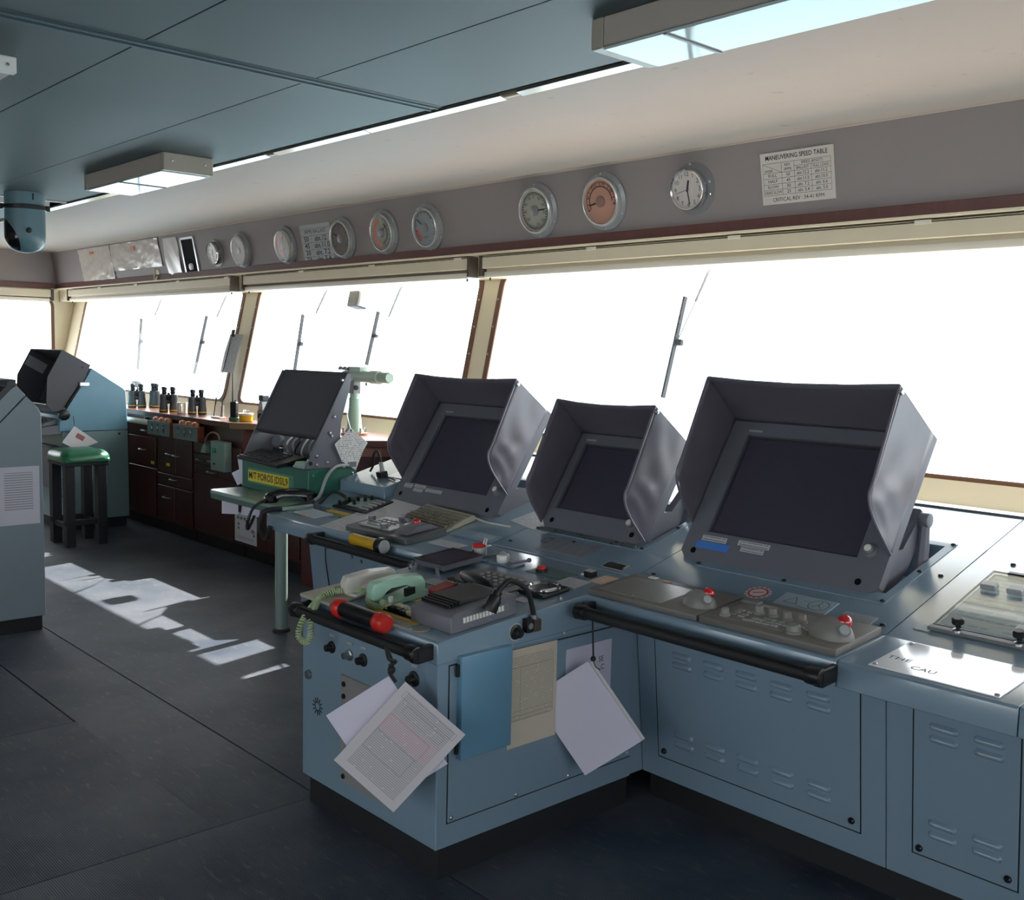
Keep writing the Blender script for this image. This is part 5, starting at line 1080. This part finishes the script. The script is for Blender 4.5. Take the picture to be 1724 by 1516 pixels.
t = thing('glass_block', 'small green block at the front corner of the green cabinet', 'box', frame=Matrix.Translation((-4.44, 2.675, .956))); P(t, 'block', B().prism([(-.07, 0), (-.045, .03), (.04, .035), (.06, 0)], 'y', -.02, .025, .003), SEAGREEN); P(t, 'lip', B().box(-.06, .05, -.024, -.018, .0, .012), GREYL)
t = thing('hanging_card', 'white printed card hanging on the grey side plate', 'paper', frame=FX(-4.35, 2.885, 1.0))
b = B(); crd = [(-.09, .075), (.005, .155), (.105, .075), (.075, .03), (.035, -.06), (-.05, -.01), (-.075, .045)]
b.prism(crd, 'z', 0, .003); P(t, 'card', b, print_mat('card_print', 'd6d6d4', '4a4a4c', 22, 24, .1, .9, .08, .9, .42, k=.6)); P(t, 'string', B().tube([(.0, .15, .004), (-.015, .22, -.005), (.0, .26, -.012)], .002, 5), STEEL); P(t, 'string_eye', B().lathe([(.006, .003), (.005, .005), (0, .005)], (.004, .14, 0), n=8), BLACKP)
t = thing('telephone_handset', 'black telephone handset lying on the pale green side table', 'telephone', frame=Matrix.Translation((-4.405, 2.585, .803)) @ Matrix.Rotation(R(-22), 4, 'Z'))
P(t, 'handset', handset_b(.25, .05, .062), BLACKG)
for s in (-1, 1): P(t, 'ear_cup', B().lathe([(.03, 0), (.034, .006), (.033, .03), (.02, .038), (0, .038)], (0, s*.095, .0), n=18), BLACKG)
P(t, 'handset_cord', B().tube(coil(spline([(0, -.10, .0), (.03, -.14, .005), (.045, -.19, -.03), (.03, -.21, -.10), (-.02, -.20, -.13), (-.03, -.17, -.07)], 6), .006, 40, 6), .0028, 5), RUBBER)
t = thing('loop_cable', 'grey cable loop running from the green cabinet over the table edge', 'cable', (-4.34, 2.8, .80))
P(t, 'grey_run', B().tube(spline([(-4.352, 2.88, .968), (-4.34, 2.80, .965), (-4.33, 2.74, .92), (-4.33, 2.70, .83), (-4.33, 2.66, .806)]), .008, 8), GREYL); P(t, 'black_run', B().tube(spline([(-4.33, 2.66, .806), (-4.30, 2.60, .80), (-4.29, 2.50, .79), (-4.30, 2.42, .79), (-4.32, 2.385, .77), (-4.33, 2.375, .70), (-4.27, 2.375, .66), (-4.24, 2.38, .72)]), .012, 8), RUBBER)
t = thing('coil_lead', 'short black curled lead plugged into the left console', 'cable', (-4.1, 2.7, .80)); P(t, 'lead', B().tube(spline([(-4.27, 2.66, .80), (-4.22, 2.70, .86), (-4.15, 2.72, .85), (-4.12, 2.72, .83)]), .008, 8), RUBBER); P(t, 'plug', B().cyl((-4.12, 2.72, .82), (-4.12, 2.72, .845), .012, n=10), BLACKP)

# ------------------------------------------------------------------ mahogany cabinets under the windows
handle_me = to_mesh('handle', B().tube(spline([(-.055, 0, 0), (-.05, -.022, 0), (0, -.026, .0), (.05, -.022, 0), (.055, 0, 0)], 4), .006, 6), STEEL)
label_me = to_mesh('yellow_tag', B().box(-.03, .03, -.003, 0, -.012, .012), YELP)
YF = 3.62
def cabinet(label, xa, xb, zt, fronts, yf=YF):
    t = thing('cabinet_unit', label, 'cabinet', ((xa+xb)/2, yf+.2, 0), group='mahogany cabinets under the windows')
    P(t, 'carcass', B().box(xa, xb, yf+.012, 3.92, .09, zt), MAHOG); P(t, 'plinth', B().box(xa, xb, yf+.03, 3.92, 0, .09), mat('plinth_dark', '1f1a1c', .5))
    for kind, x0, x1, z0, z1_, hx, hz in fronts:
        f = P(t, kind, B().box(x0, x1, yf-.004, yf+.012, z0, z1_, .003), MAHOG)
        if hx is not None: share(t, 'handle', handle_me, (hx, yf-.004, hz), up=f)
    return t
c1 = cabinet('dark mahogany cabinet at the far end with one drawer over a door', -9.55, -8.32, .945, [('drawer', -8.90, -8.34, .775, .90, -8.54, .82), ('door', -8.90, -8.34, .52, .765, -8.587, .656), ('door', -8.90, -8.34, .11, .51, None, None), ('door', -9.5, -8.91, .11, .90, None, None)])
share(c1, 'yellow_tag', label_me, (-8.40, YF-.004, .558))
c2 = cabinet('dark mahogany cabinet with two doors under the control boxes', -8.315, -7.66, .945, [('door', -8.305, -7.966, .50, .80, -8.05, .66), ('door', -7.958, -7.67, .50, .80, -7.92, .655), ('drawer', -8.305, -7.67, .40, .49, -7.98, .457), ('door', -8.305, -7.99, .11, .39, -8.112, .298), ('door', -7.982, -7.67, .11, .39, None, None)])
share(c2, 'yellow_tag', label_me, (-8.10, YF-.004, .57))
c3 = cabinet('dark mahogany cabinet with two shallow drawers beside the grey switch box', -7.645, -6.87, .945, [('drawer', -7.635, -7.24, .635, .71, -7.31, .67), ('drawer', -7.635, -7.24, .555, .628, -7.32, .585), ('door', -7.635, -7.24, .72, .80, -7.5, .665), ('door', -7.635, -6.88, .11, .545, None, None), ('door', -7.232, -6.88, .555, .80, None, None)])
c4 = cabinet('plain dark mahogany cabinet behind the green workstation', -6.86, -6.05, .78, [('door', -6.85, -6.46, .11, .76, None, None), ('door', -6.45, -6.06, .11, .76, None, None)])
t = thing('worktop', 'long wooden worktop carrying the binoculars', 'worktop', (-8.2, 3.8, .945))
P(t, 'slab', B().prism([(-9.6, 3.592), (-6.985, 3.592), (-6.80, 3.70), (-6.80, 3.925), (-9.6, 3.925)], 'z', .945, .985, .003), WOODTOP)
P(t, 'end_trim', B().prism([(-6.985, 3.588), (-6.79, 3.698), (-6.80, 3.704), (-6.99, 3.594)], 'z', .943, .987), mat('oak_trim', '9a7a55', .4))
t = thing('telescope_stand', 'angular wooden stand under the sighting telescope', 'stand', (-5.55, 3.75, 0), )
pg = [(-6.04, 3.66), (-5.85, 3.51), (-5.20, 3.51), (-5.08, 3.72), (-5.08, 3.92), (-6.04, 3.92)]
P(t, 'body', B().prism(pg, 'z', .0, .955), MAHOG); P(t, 'top', B().prism([(x*1.0+(.012 if x > -5.3 else -.012), y-.012 if y < 3.9 else y) for x, y in pg], 'z', .955, .998, .003), WOODTOP); P(t, 'edge_band', B().prism([(x+(.004 if x > -5.3 else -.004), y-.004 if y < 3.9 else y) for x, y in pg], 'z', .90, .955), mat('edge_wood', '8a5c4e', .35))
P(t, 'round_cover', B().lathe([(.042, 0), (.042, .012), (.03, .02), (0, .022)], (-5.35, 3.508, .93), (.2, -1, 0), 22), mat('cover_olive', '8f917f', .4))
cabinet('dark mahogany cabinet behind the console row', -5.07, -3.2, .945, [('door', -5.05, -4.4, .11, .9, None, None), ('door', -4.39, -3.8, .11, .9, None, None), ('door', -3.79, -3.22, .11, .9, None, None)], 3.70)
cabinet('dark mahogany cabinet at the right-hand end behind the consoles', -3.19, -.5, .945, [('door', -3.18, -1.9, .11, .9, None, None), ('door', -1.89, -.51, .11, .9, None, None)], 3.70)
solo('worktop', B().box(-5.06, -.3, 3.66, 3.92, .945, .985, .003), mat('worktop_reflect_pale', 'd8d6d2', .2, var=.02), 'worktop strip with reflected daylight in its colour, between the consoles and the window sill', 'worktop')  # pale tone stands for daylight reflected along this strip
t = thing('grab_pipe', 'cream pipe handrail fixed under the worktop edge', 'handrail', (-8.7, 3.56, .90)); P(t, 'pipe', B().cyl((-9.05, 3.565, .90), (-8.33, 3.565, .90), .024, n=16, bev=.008), CREAM2); P(t, 'pipe_bracket', B().box(-8.98, -8.95, 3.565, 3.605, .905, .935), STEEL); P(t, 'pipe_bracket', B().box(-8.45, -8.42, 3.565, 3.605, .905, .935), STEEL)
BOXG = mat('control_box_grey', '6d787a', .4); COPPER = mat('box_rust_brown', '8a4a30', .45)
for k, (xa, xb, lb) in enumerate(((-8.318, -7.905, 'left control box with three bright amber domes under the worktop edge'), (-7.83, -7.418, 'right control box with three bright amber domes under the worktop edge'))):
    t = thing('control_box', lb, 'control box', ((xa+xb)/2, 3.56, .81), group='control boxes hung under the worktop')
    P(t, 'case', B().box(xa, xb, 3.545, 3.604, .812, .925, .003), COPPER); P(t, 'front_plate', B().box(xa, xb, 3.538, 3.546, .812, .923, .002), BOXG)
    for i in range(3):
        P(t, 'dome', B().lathe([(.048, 0), (.046, .018), (.03, .03), (0, .034)], (xa+.10+.11*i, 3.575, .925), n=16, sy=.55), mat('amber_dome', 'd07a4a', .3, coat=.4))  # domes have one even bright amber colour
        P(t, 'scale_window', B().box(xa+.09+.11*i-.012, xa+.09+.11*i+.012, 3.5365, 3.5385, .84, .90), BLACKG); P(t, 'scale_pointer', B().box(xa+.09+.11*i-.004, xa+.09+.11*i+.006, 3.5355, 3.5368, .855+.01*i, .885), WHITE)
t = thing('switch_box', 'tall grey-green switch box with a loop lead on the cabinet front', 'box', (-7.11, 3.57, .62), )
P(t, 'case', B().box(-7.215, -7.0, 3.55, 3.614, .62, .84, .004), SEAGREEN if False else mat('box_grey_green', '8fa79d', .4)); P(t, 'socket', B().box(-7.185, -7.13, 3.546, 3.552, .752, .79), BLACKG); P(t, 'slot', B().box(-7.17, -7.14, 3.548, 3.552, .665, .675), BLACKG); P(t, 'loop_lead', B().tube(spline([(-7.12, 3.575, .84), (-7.13, 3.57, .885), (-7.2, 3.56, .90), (-7.29, 3.56, .865), (-7.33, 3.56, .80)]), .007, 8), mat('lead_pink_grey', 'a58f8a', .5)); P(t, 'plug', B().prism([(-7.40, .73), (-7.31, .735), (-7.30, .80), (-7.35, .805)], 'y', 3.555, 3.60, .006), mat('box_grey_green', '8fa79d', .4))
t = thing('posted_notice', 'white notice sheet with small diagrams on the dark cabinet front', 'paper', frame=FV(-6.79, YF-.006, .12)); P(t, 'sheet', B().box(-.165, .16, 0, .215, 0, .002), PAPER)
b = B()
for k in range(5): b.box(-.13+.05*k, -.10+.05*k, .165, .185, .002, .0024)
for k, (x, y) in enumerate(((-.12, .12), (-.12, .09), (.11, .06), (.03, .12), (.0, .15))): b.box(x, x+.025, y, y+.018, .002, .0024)
P(t, 'diagram_print', b, mat('notice_print', '6b8095', .6, var=0), smooth=False); P(t, 'text_lines', B().box(-.14, .12, .02, .045, .002, .0022), print_mat('notice_text', 'e0dce0', '8a8a94', 4, 30, 0, 1, 0, 1, .5)); P(t, 'pink_block', B().box(.08, .13, .085, .11, .002, .0024), mat('pink_print', 'b98a92', .5))

# ------------------------------------------------------------------ worktop things
BINB = mat('binocular_black', '3d4044', .4, var=.05)
def binoc(x, y, rz, label, s=1.):
    t = thing('binoculars', label, 'binoculars', frame=Matrix.Translation((x, y, .985)) @ Matrix.Rotation(R(rz), 4, 'Z') @ Matrix.Scale(s, 4), group='binoculars standing on the worktop')
    for k in (-1, 1):
        bb = P(t, 'barrel', B().lathe([(.030, .0), (.032, .004), (.032, .03), (.029, .05), (.026, .085), (.028, .10), (.026, .125), (.014, .13)], (k*.036, 0, 0), n=16), BINB)
        P(t, 'yellow_band', B().lathe([(.0325, .010), (.0328, .011), (.0328, .017), (.0325, .018)], (k*.036, 0, 0), n=16), YEL); P(t, 'eyecup', B().lathe([(.013, .128), (.017, .135), (.018, .15), (.014, .153), (.019, .158), (.019, .178), (.016, .182), (.0, .18)], (k*.030, 0, 0), n=14), BLACKP)
    P(t, 'hinge', B().cyl((0, 0, .06), (0, 0, .14), .009, n=10), BLACKP); P(t, 'bridge', B().box(-.03, .03, -.012, .012, .07, .085, .003), BINB); P(t, 'bridge', B().box(-.03, .03, -.010, .010, .112, .124, .003), BINB)
    return t
binoc(-9.03, 3.75, 60, 'binoculars standing nearest the blue radar console', 1.14); binoc(-8.93, 3.87, -5, 'binoculars behind the pair nearest the blue radar console', 1.18)
binoc(-8.30, 3.715, 52, 'binoculars standing left of the white mug', 1.16); binoc(-7.985, 3.815, 60, 'binoculars standing right of the white mug, single on that side', 1.1); 
t = thing('table_lamp', 'pale clip lamp leaning behind the leftmost binoculars', 'lamp', (-9.2, 3.85, .985)); P(t, 'base', B().lathe([(.05, 0), (.05, .015), (.02, .025), (0, .025)], (-9.2, 3.85, .985), n=16), GREYM); P(t, 'arm', B().tube([(-9.2, 3.85, 1.0), (-9.16, 3.82, 1.10), (-9.19, 3.82, 1.17)], .008, 8), GREYM); P(t, 'shade', B().box(-9.24, -9.14, 3.78, 3.84, 1.155, 1.215, .01, 2), GREYL)
t = thing('mug', 'white china mug between the binoculars', 'mug', frame=Matrix.Translation((-8.09, 3.735, .985))); P(t, 'cup', B().lathe([(.036, 0), (.04, .004), (.041, .092), (.037, .092), (.035, .01), (0, .008)], n=22), mat('mug_white', 'dcd6cc', .25)); P(t, 'mug_handle', B().tube(spline([(.035, -.02, .075), (.06, -.035, .07), (.064, -.038, .045), (.055, -.032, .025), (.035, -.02, .02)]), .006, 8), mat('mug_white', 'dcd6cc', .25))
t = thing('hand_radio', 'black hand radio with long aerial beside the yellow pot', 'radio', frame=Matrix.Translation((-7.13, 3.70, .985)) @ Matrix.Rotation(R(30), 4, 'Z')); P(t, 'charger', B().box(-.03, .03, -.03, .03, 0, .03, .005), mat('charger_green', '3f7a5a', .4)); P(t, 'body', B().box(-.027, .027, -.018, .018, .02, .145, .006), BLACKP); P(t, 'aerial', B().tube([(-.012, 0, .145), (-.012, 0, .36)], [.006, .003], 8), RUBBER); P(t, 'radio_knob', B().cyl((.012, 0, .145), (.012, 0, .16), .006, n=8), BLACKP)
t = thing('yellow_pot', 'yellow pot with white clips beside the hand radio', 'pot', frame=Matrix.Translation((-7.06, 3.76, .985))); P(t, 'pot', B().lathe([(.045, 0), (.05, .005), (.052, .05), (.047, .052), (.044, .01), (0, .008)], n=20), mat('pot_yellow', 'e5b81f', .35)); P(t, 'rim', B().lathe([(.052, .048), (.056, .05), (.056, .062), (.05, .064), (.047, .05)], n=20), WHITE)
for k in range(4): P(t, 'clip', B().box(-.03+.018*k, -.022+.018*k, -.01, .01, .05, .085, .002), STEEL if k % 2 else WHITE)
t = thing('spare_aerials', 'two thin aerials standing in a pale holder on the worktop', 'aerial', frame=Matrix.Translation((-7.5, 3.73, .985))); P(t, 'holder', B().box(-.03, .12, -.02, .03, 0, .012, .003), CREAM2)
for x, dx in ((-.02, .04), (.10, .03)): P(t, 'rod', B().tube([(x, 0, .01), (x+dx, .0, .16)], .004, 6), BLACKP)
P(t, 'note', B().box(.02, .08, .03, .036, .01, .10), PAPER)
t = thing('signal_lamp', 'small black signal lamp at the end of the worktop', 'lamp', frame=Matrix.Translation((-6.90, 3.82, .985))); P(t, 'base', B().box(-.04, .04, -.035, .035, 0, .09, .006), GREYD); P(t, 'body', B().prism([(-.035, .09), (-.02, .16), (.02, .16), (.035, .09)], 'y', -.03, .03, .004), GREYL); P(t, 'cap', B().box(-.03, .03, -.03, .03, .16, .205, .006), BLACKP); P(t, 'dial', B().lathe([(.02, 0), (.018, .008), (0, .01)], (0, -.035, .05), (0, -1, 0), 12), BLACKG)

# sighting telescope on its pedestal
t = thing('sighting_telescope', 'pale green sighting telescope on a tapered pedestal at the window', 'telescope', (-5.56, 3.72, .998))
AX, AY = -5.56, 3.72
P(t, 'base_flange', B().lathe([(.085, 0), (.085, .014), (.06, .02), (.058, .03)], (AX, AY, .998), n=24), mat('flange_brown', '9a6a52', .4)); 
for k in range(6): P(t, 'flange_bolt', B().cyl((AX+.07*math.cos(k*1.047), AY+.07*math.sin(k*1.047), 1.01), (AX+.07*math.cos(k*1.047), AY+.07*math.sin(k*1.047), 1.045), .007, n=8), STEEL)
P(t, 'pedestal', B().lathe([(.062, 0), (.05, .02), (.042, .10), (.034, .20), (.036, .21), (.03, .22), (.03, .25)], (AX, AY, 1.02), n=22), SEAGREEN)
P(t, 'yoke', B().box(AX-.03, AX+.03, AY-.03, AY+.03, 1.26, 1.35, .006), GREYM); P(t, 'yoke_knob', B().lathe([(.016, 0), (.014, .014), (0, .016)], (AX+.03, AY-.01, 1.30), (1, -.3, 0), 12), BLACKP)
P(t, 'tube', B().lathe([(.0, -.12), (.03, -.12), (.036, -.10), (.036, .16), (.042, .20), (.042, .28), (.034, .285), (.034, .37), (.03, .38), (0, .38)], (AX, AY, 1.372), (1, 0, .0), 22), mat('telescope_green', 'b4cabb', .4)); P(t, 'top_box', B().box(AX-.02, AX+.10, AY-.03, AY+.03, 1.40, 1.432, .004), mat('telescope_green', 'b4cabb', .4))
for k in range(4): P(t, 'top_fitting', B().lathe([(.016, 0), (.018, .012), (.010, .022), (0, .024)], (AX-.16+.05*k, AY, 1.408), n=12), GREYD)
P(t, 'pendant', B().cyl((AX+.13, AY, 1.315), (AX+.13, AY, 1.335), .006, n=8), BLACKP)

# ------------------------------------------------------------------ far radar console, stool, near-left console
XR = -8.65
RADB = mat('radar_side_blue', '6f9bb0', .4, var=.04)
t = thing('radar_console', 'blue radar console at the far end with a deep charcoal viewing hood', 'console', (-9.1, 3.1, 0))
P(t, 'upper_side', B().prism([(3.51, .822), (3.497, 1.15), (3.47, 1.175), (3.215, 1.338), (3.16, 1.235), (3.012, 1.0), (2.95, .95), (2.95, .822)], 'x', -9.5, XR, .004), RADB); P(t, 'lower_side', B().prism([(3.515, .085), (3.51, .818), (2.97, .818), (2.97, .085)], 'x', -9.5, XR, .003), mat('radar_lower_grey_green', '7d9499', .4, var=.03)); P(t, 'toe_kick', B().box(-9.48, XR-.02, 3.0, 3.5, 0, .085), GREYF)
P(t, 'bolt', B().lathe([(.010, 0), (.008, .006), (0, .007)], (XR, 3.437, .79), (1, 0, 0), 8), BLACKP)
hp = [(2.983, 1.486), (3.207, 1.364), (3.143, 1.221), (2.995, .995), (2.90, .985), (2.852, 1.042), (2.867, 1.265)]
HGR = mat('hood_charcoal', '44444a', .45, var=.03)
for x in (-8.648, -9.40): P(t, 'hood_cheek', B().prism(hp, 'x', x-.006, x, .001), HGR)
P(t, 'hood_top', B().prism([(2.983, 1.486), (3.207, 1.364), (3.205, 1.358), (2.981, 1.48)], 'x', -9.40, -8.65), HGR); P(t, 'hood_back', B().prism([(3.207, 1.364), (3.143, 1.221), (2.995, .995), (2.99, 1.0), (3.135, 1.222), (3.2, 1.362)], 'x', -9.40, -8.65), HGR); P(t, 'hood_floor', B().prism([(2.995, .995), (2.90, .985), (2.852, 1.042), (2.855, 1.048), (2.902, .992), (2.99, 1.0)], 'x', -9.40, -8.65), HGR)
P(t, 'radar_screen', B().prism([(3.12, 1.23), (3.0, 1.03), (2.995, 1.034), (3.115, 1.234)], 'x', -9.3, -8.75), SCREEN)
P(t, 'hood_notice', B().box(-.085, .085, -.045, .045, 0, .002).xf(FX(-9.398, 3.02, 1.35) @ Matrix.Rotation(R(-30), 4, 'Z')), mat('hood_notice_grey', '9a979c', .5))
P(t, 'hood_bolt', B().lathe([(.007, 0), (.006, .004), (0, .005)], (-8.648, 3.14, 1.345), (1, 0, 0), 8), BLACKP)
P(t, 'hood_clip', B().box(-8.65, -8.625, 3.11, 3.19, 1.19, 1.225, .004), STEEL); P(t, 'hood_stay', B().tube([(-8.64, 3.13, 1.215), (-8.64, 3.0, 1.02)], .010, 8), BLACKP); P(t, 'hood_hinge', B().lathe([(.045, 0), (.045, .02), (.03, .03), (0, .03)], (-8.65, 2.985, .96), (1, 0, 0), 14), BLACKP)
P(t, 'key_shelf', B().prism([(2.97, .80), (2.97, .88), (2.80, .86), (2.74, .82), (2.74, .79)], 'x', -9.45, -8.66, .005), GREYD); P(t, 'key_panel', B().prism([(2.96, .88), (2.96, .93), (2.84, .89), (2.84, .865)], 'x', -9.3, -8.70, .004), GREYM); P(t, 'shelf_knob', B().lathe([(.025, 0), (.022, .03), (0, .032)], (-8.74, 2.86, .895), n=12), BLACKP)
P(t, 'lower_gear', B().box(-9.4, -8.72, 2.90, 2.97, .35, .70, .01), GREYD)
t = thing('hanging_note', 'white paper note hanging off the radar console above the stool', 'paper', frame=FX(-8.60, 3.05, .83)); P(t, 'sheet', B().prism([(-.10, -.09), (.0, .04), (.19, -.10), (.02, -.16)], 'z', 0, .003), PAPER); P(t, 'red_lines', B().box(-.0, .07, -.07, -.03, .003, .0034).xf(Matrix.Rotation(R(-32), 4, 'Z') @ Matrix.Translation((.03, .03, 0))), mat('note_red', 'b06a66', .5)); P(t, 'string', B().tube([(0, .04, .003), (-.005, .12, .0)], .0025, 5), RUBBER)
t = thing('posted_label', 'bluish white label low on the radar console behind the stool', 'label', frame=FX(-8.62, 2.93, .42)); P(t, 'sheet', B().box(-.06, .06, -.12, .10, 0, .003), print_mat('blue_label_print', '8fb0c4', '3a4a58', 9, 8, .08, .92, .05, .95, .5)); P(t, 'backing', B().box(-.07, .07, -.13, .11, -.03, 0), GREYD)

STD = mat('stool_dark_wood', '1b1d25', .65, var=.1, vs_=20); CUSH = mat('green_vinyl', '257350', .3, spec=.6, var=.06, vs_=10, bump=.15, bs=30)
t = thing('stool', 'tall dark wooden stool with a green vinyl cushion', 'stool', (-8.13, 2.92, 0))
SX0, SX1, SY0, SY1 = -8.30, -7.96, 2.765, 3.055
for x in (SX0+.02, SX1-.03):
    for y in (SY0+.02, SY1-.03): P(t, 'leg', B().prism([(-.038, 0), (.038, 0), (.036, .63), (-.036, .63)], 'y', -.034, .034, .003).shift((x, y, 0)), STD)
for y in (SY0+.015, SY1-.03): P(t, 'foot_rest', B().box(SX0-.02, SX1+.02, y-.018, y+.018, .135, .18, .004), STD)
for x in (SX0+.015, SX1-.03): P(t, 'side_stretcher', B().box(x-.018, x+.018, SY0-.02, SY1+.02, .16, .20, .004), STD)
P(t, 'seat_frame', B().box(SX0-.02, SX1+.02, SY0-.02, SY1+.02, .615, .665, .004), STD)
def cu(u, v):
    a = 2*math.pi*u; r = .5+.0*a; ex = lambda q: math.copysign(abs(q)**.35, q)
    k = math.cos(math.pi/2*v)**.45 if v < .999 else 0
    x = -8.13+.215*ex(math.cos(a))*k; y = 2.91+.185*ex(math.sin(a))*k
    return (x, y, .665+.072*math.sin(math.pi/2*v)**.8+.006*math.sin(9*a+3*v)*(1-v))
b = B().grid(cu, 48, 8); bmesh.ops.remove_doubles(b.bm, verts=b.bm.verts, dist=.0006); P(t, 'cushion', b, CUSH, ang=70)
P(t, 'cushion_skirt', B().prism(rrect(-8.335, -7.925, 2.735, 3.085, .03, 3), 'z', .645, .672, .006), CUSH)

t = thing('steering_console', 'tall grey-blue console with a notice on its side at the picture\'s left edge', 'console', (-6.2, 1.5, 0))
NB = mat('steering_grey_blue', '86949d', .42, var=.04)
P(t, 'body', B().prism([(1.866, .08), (1.862, 1.165), (1.848, 1.198), (1.822, 1.226), (1.788, 1.262), (1.60, 1.058), (1.25, .88), (1.20, .86), (1.20, .08)], 'x', -6.75, -5.73, .003), NB)
P(t, 'head', B().prism([(1.786, 1.267), (1.742, 1.318), (1.715, 1.30), (1.55, 1.12), (1.40, .97), (1.40, .96), (1.597, 1.063)], 'x', -6.75, -5.731, .003), NB)
P(t, 'screen_hood', B().prism([(1.742, 1.318), (1.742, 1.348), (1.60, 1.35), (1.60, 1.345), (1.734, 1.342), (1.725, 1.312)], 'x', -6.72, -5.74), mat('hood_edge', '3a3c40', .4)); P(t, 'screen_panel', B().prism([(1.715, 1.303), (1.55, 1.123), (1.546, 1.128), (1.711, 1.309)], 'x', -6.7, -5.78), SCREEN); P(t, 'rim_cheek', B().prism([(1.735, 1.34), (1.72, 1.30), (1.56, 1.13), (1.545, 1.145), (1.69, 1.31), (1.70, 1.34)], 'x', -5.75, -5.735), mat('hood_edge', '3a3c40', .4))
P(t, 'toe_kick', B().box(-6.73, -5.745, 1.22, 1.85, 0, .08), GREYF); P(t, 'glass_shield', B().box(-6.7, -5.78, 1.735, 1.74, 1.318, 1.385), glass_mat('clear_cover', 'eef3f6', .12, .02), smooth=False)
t = thing('posted_form', 'white printed notice taped to the side of the tall left console', 'paper', frame=FX(-5.729, 1.70, .585)); P(t, 'sheet', B().box(-.065, .145, 0, .307, 0, .002), print_mat('notice_side', 'cfcdd8', '55565e', 24, 7, .16, .84, .25, .9, .62, k=.55))
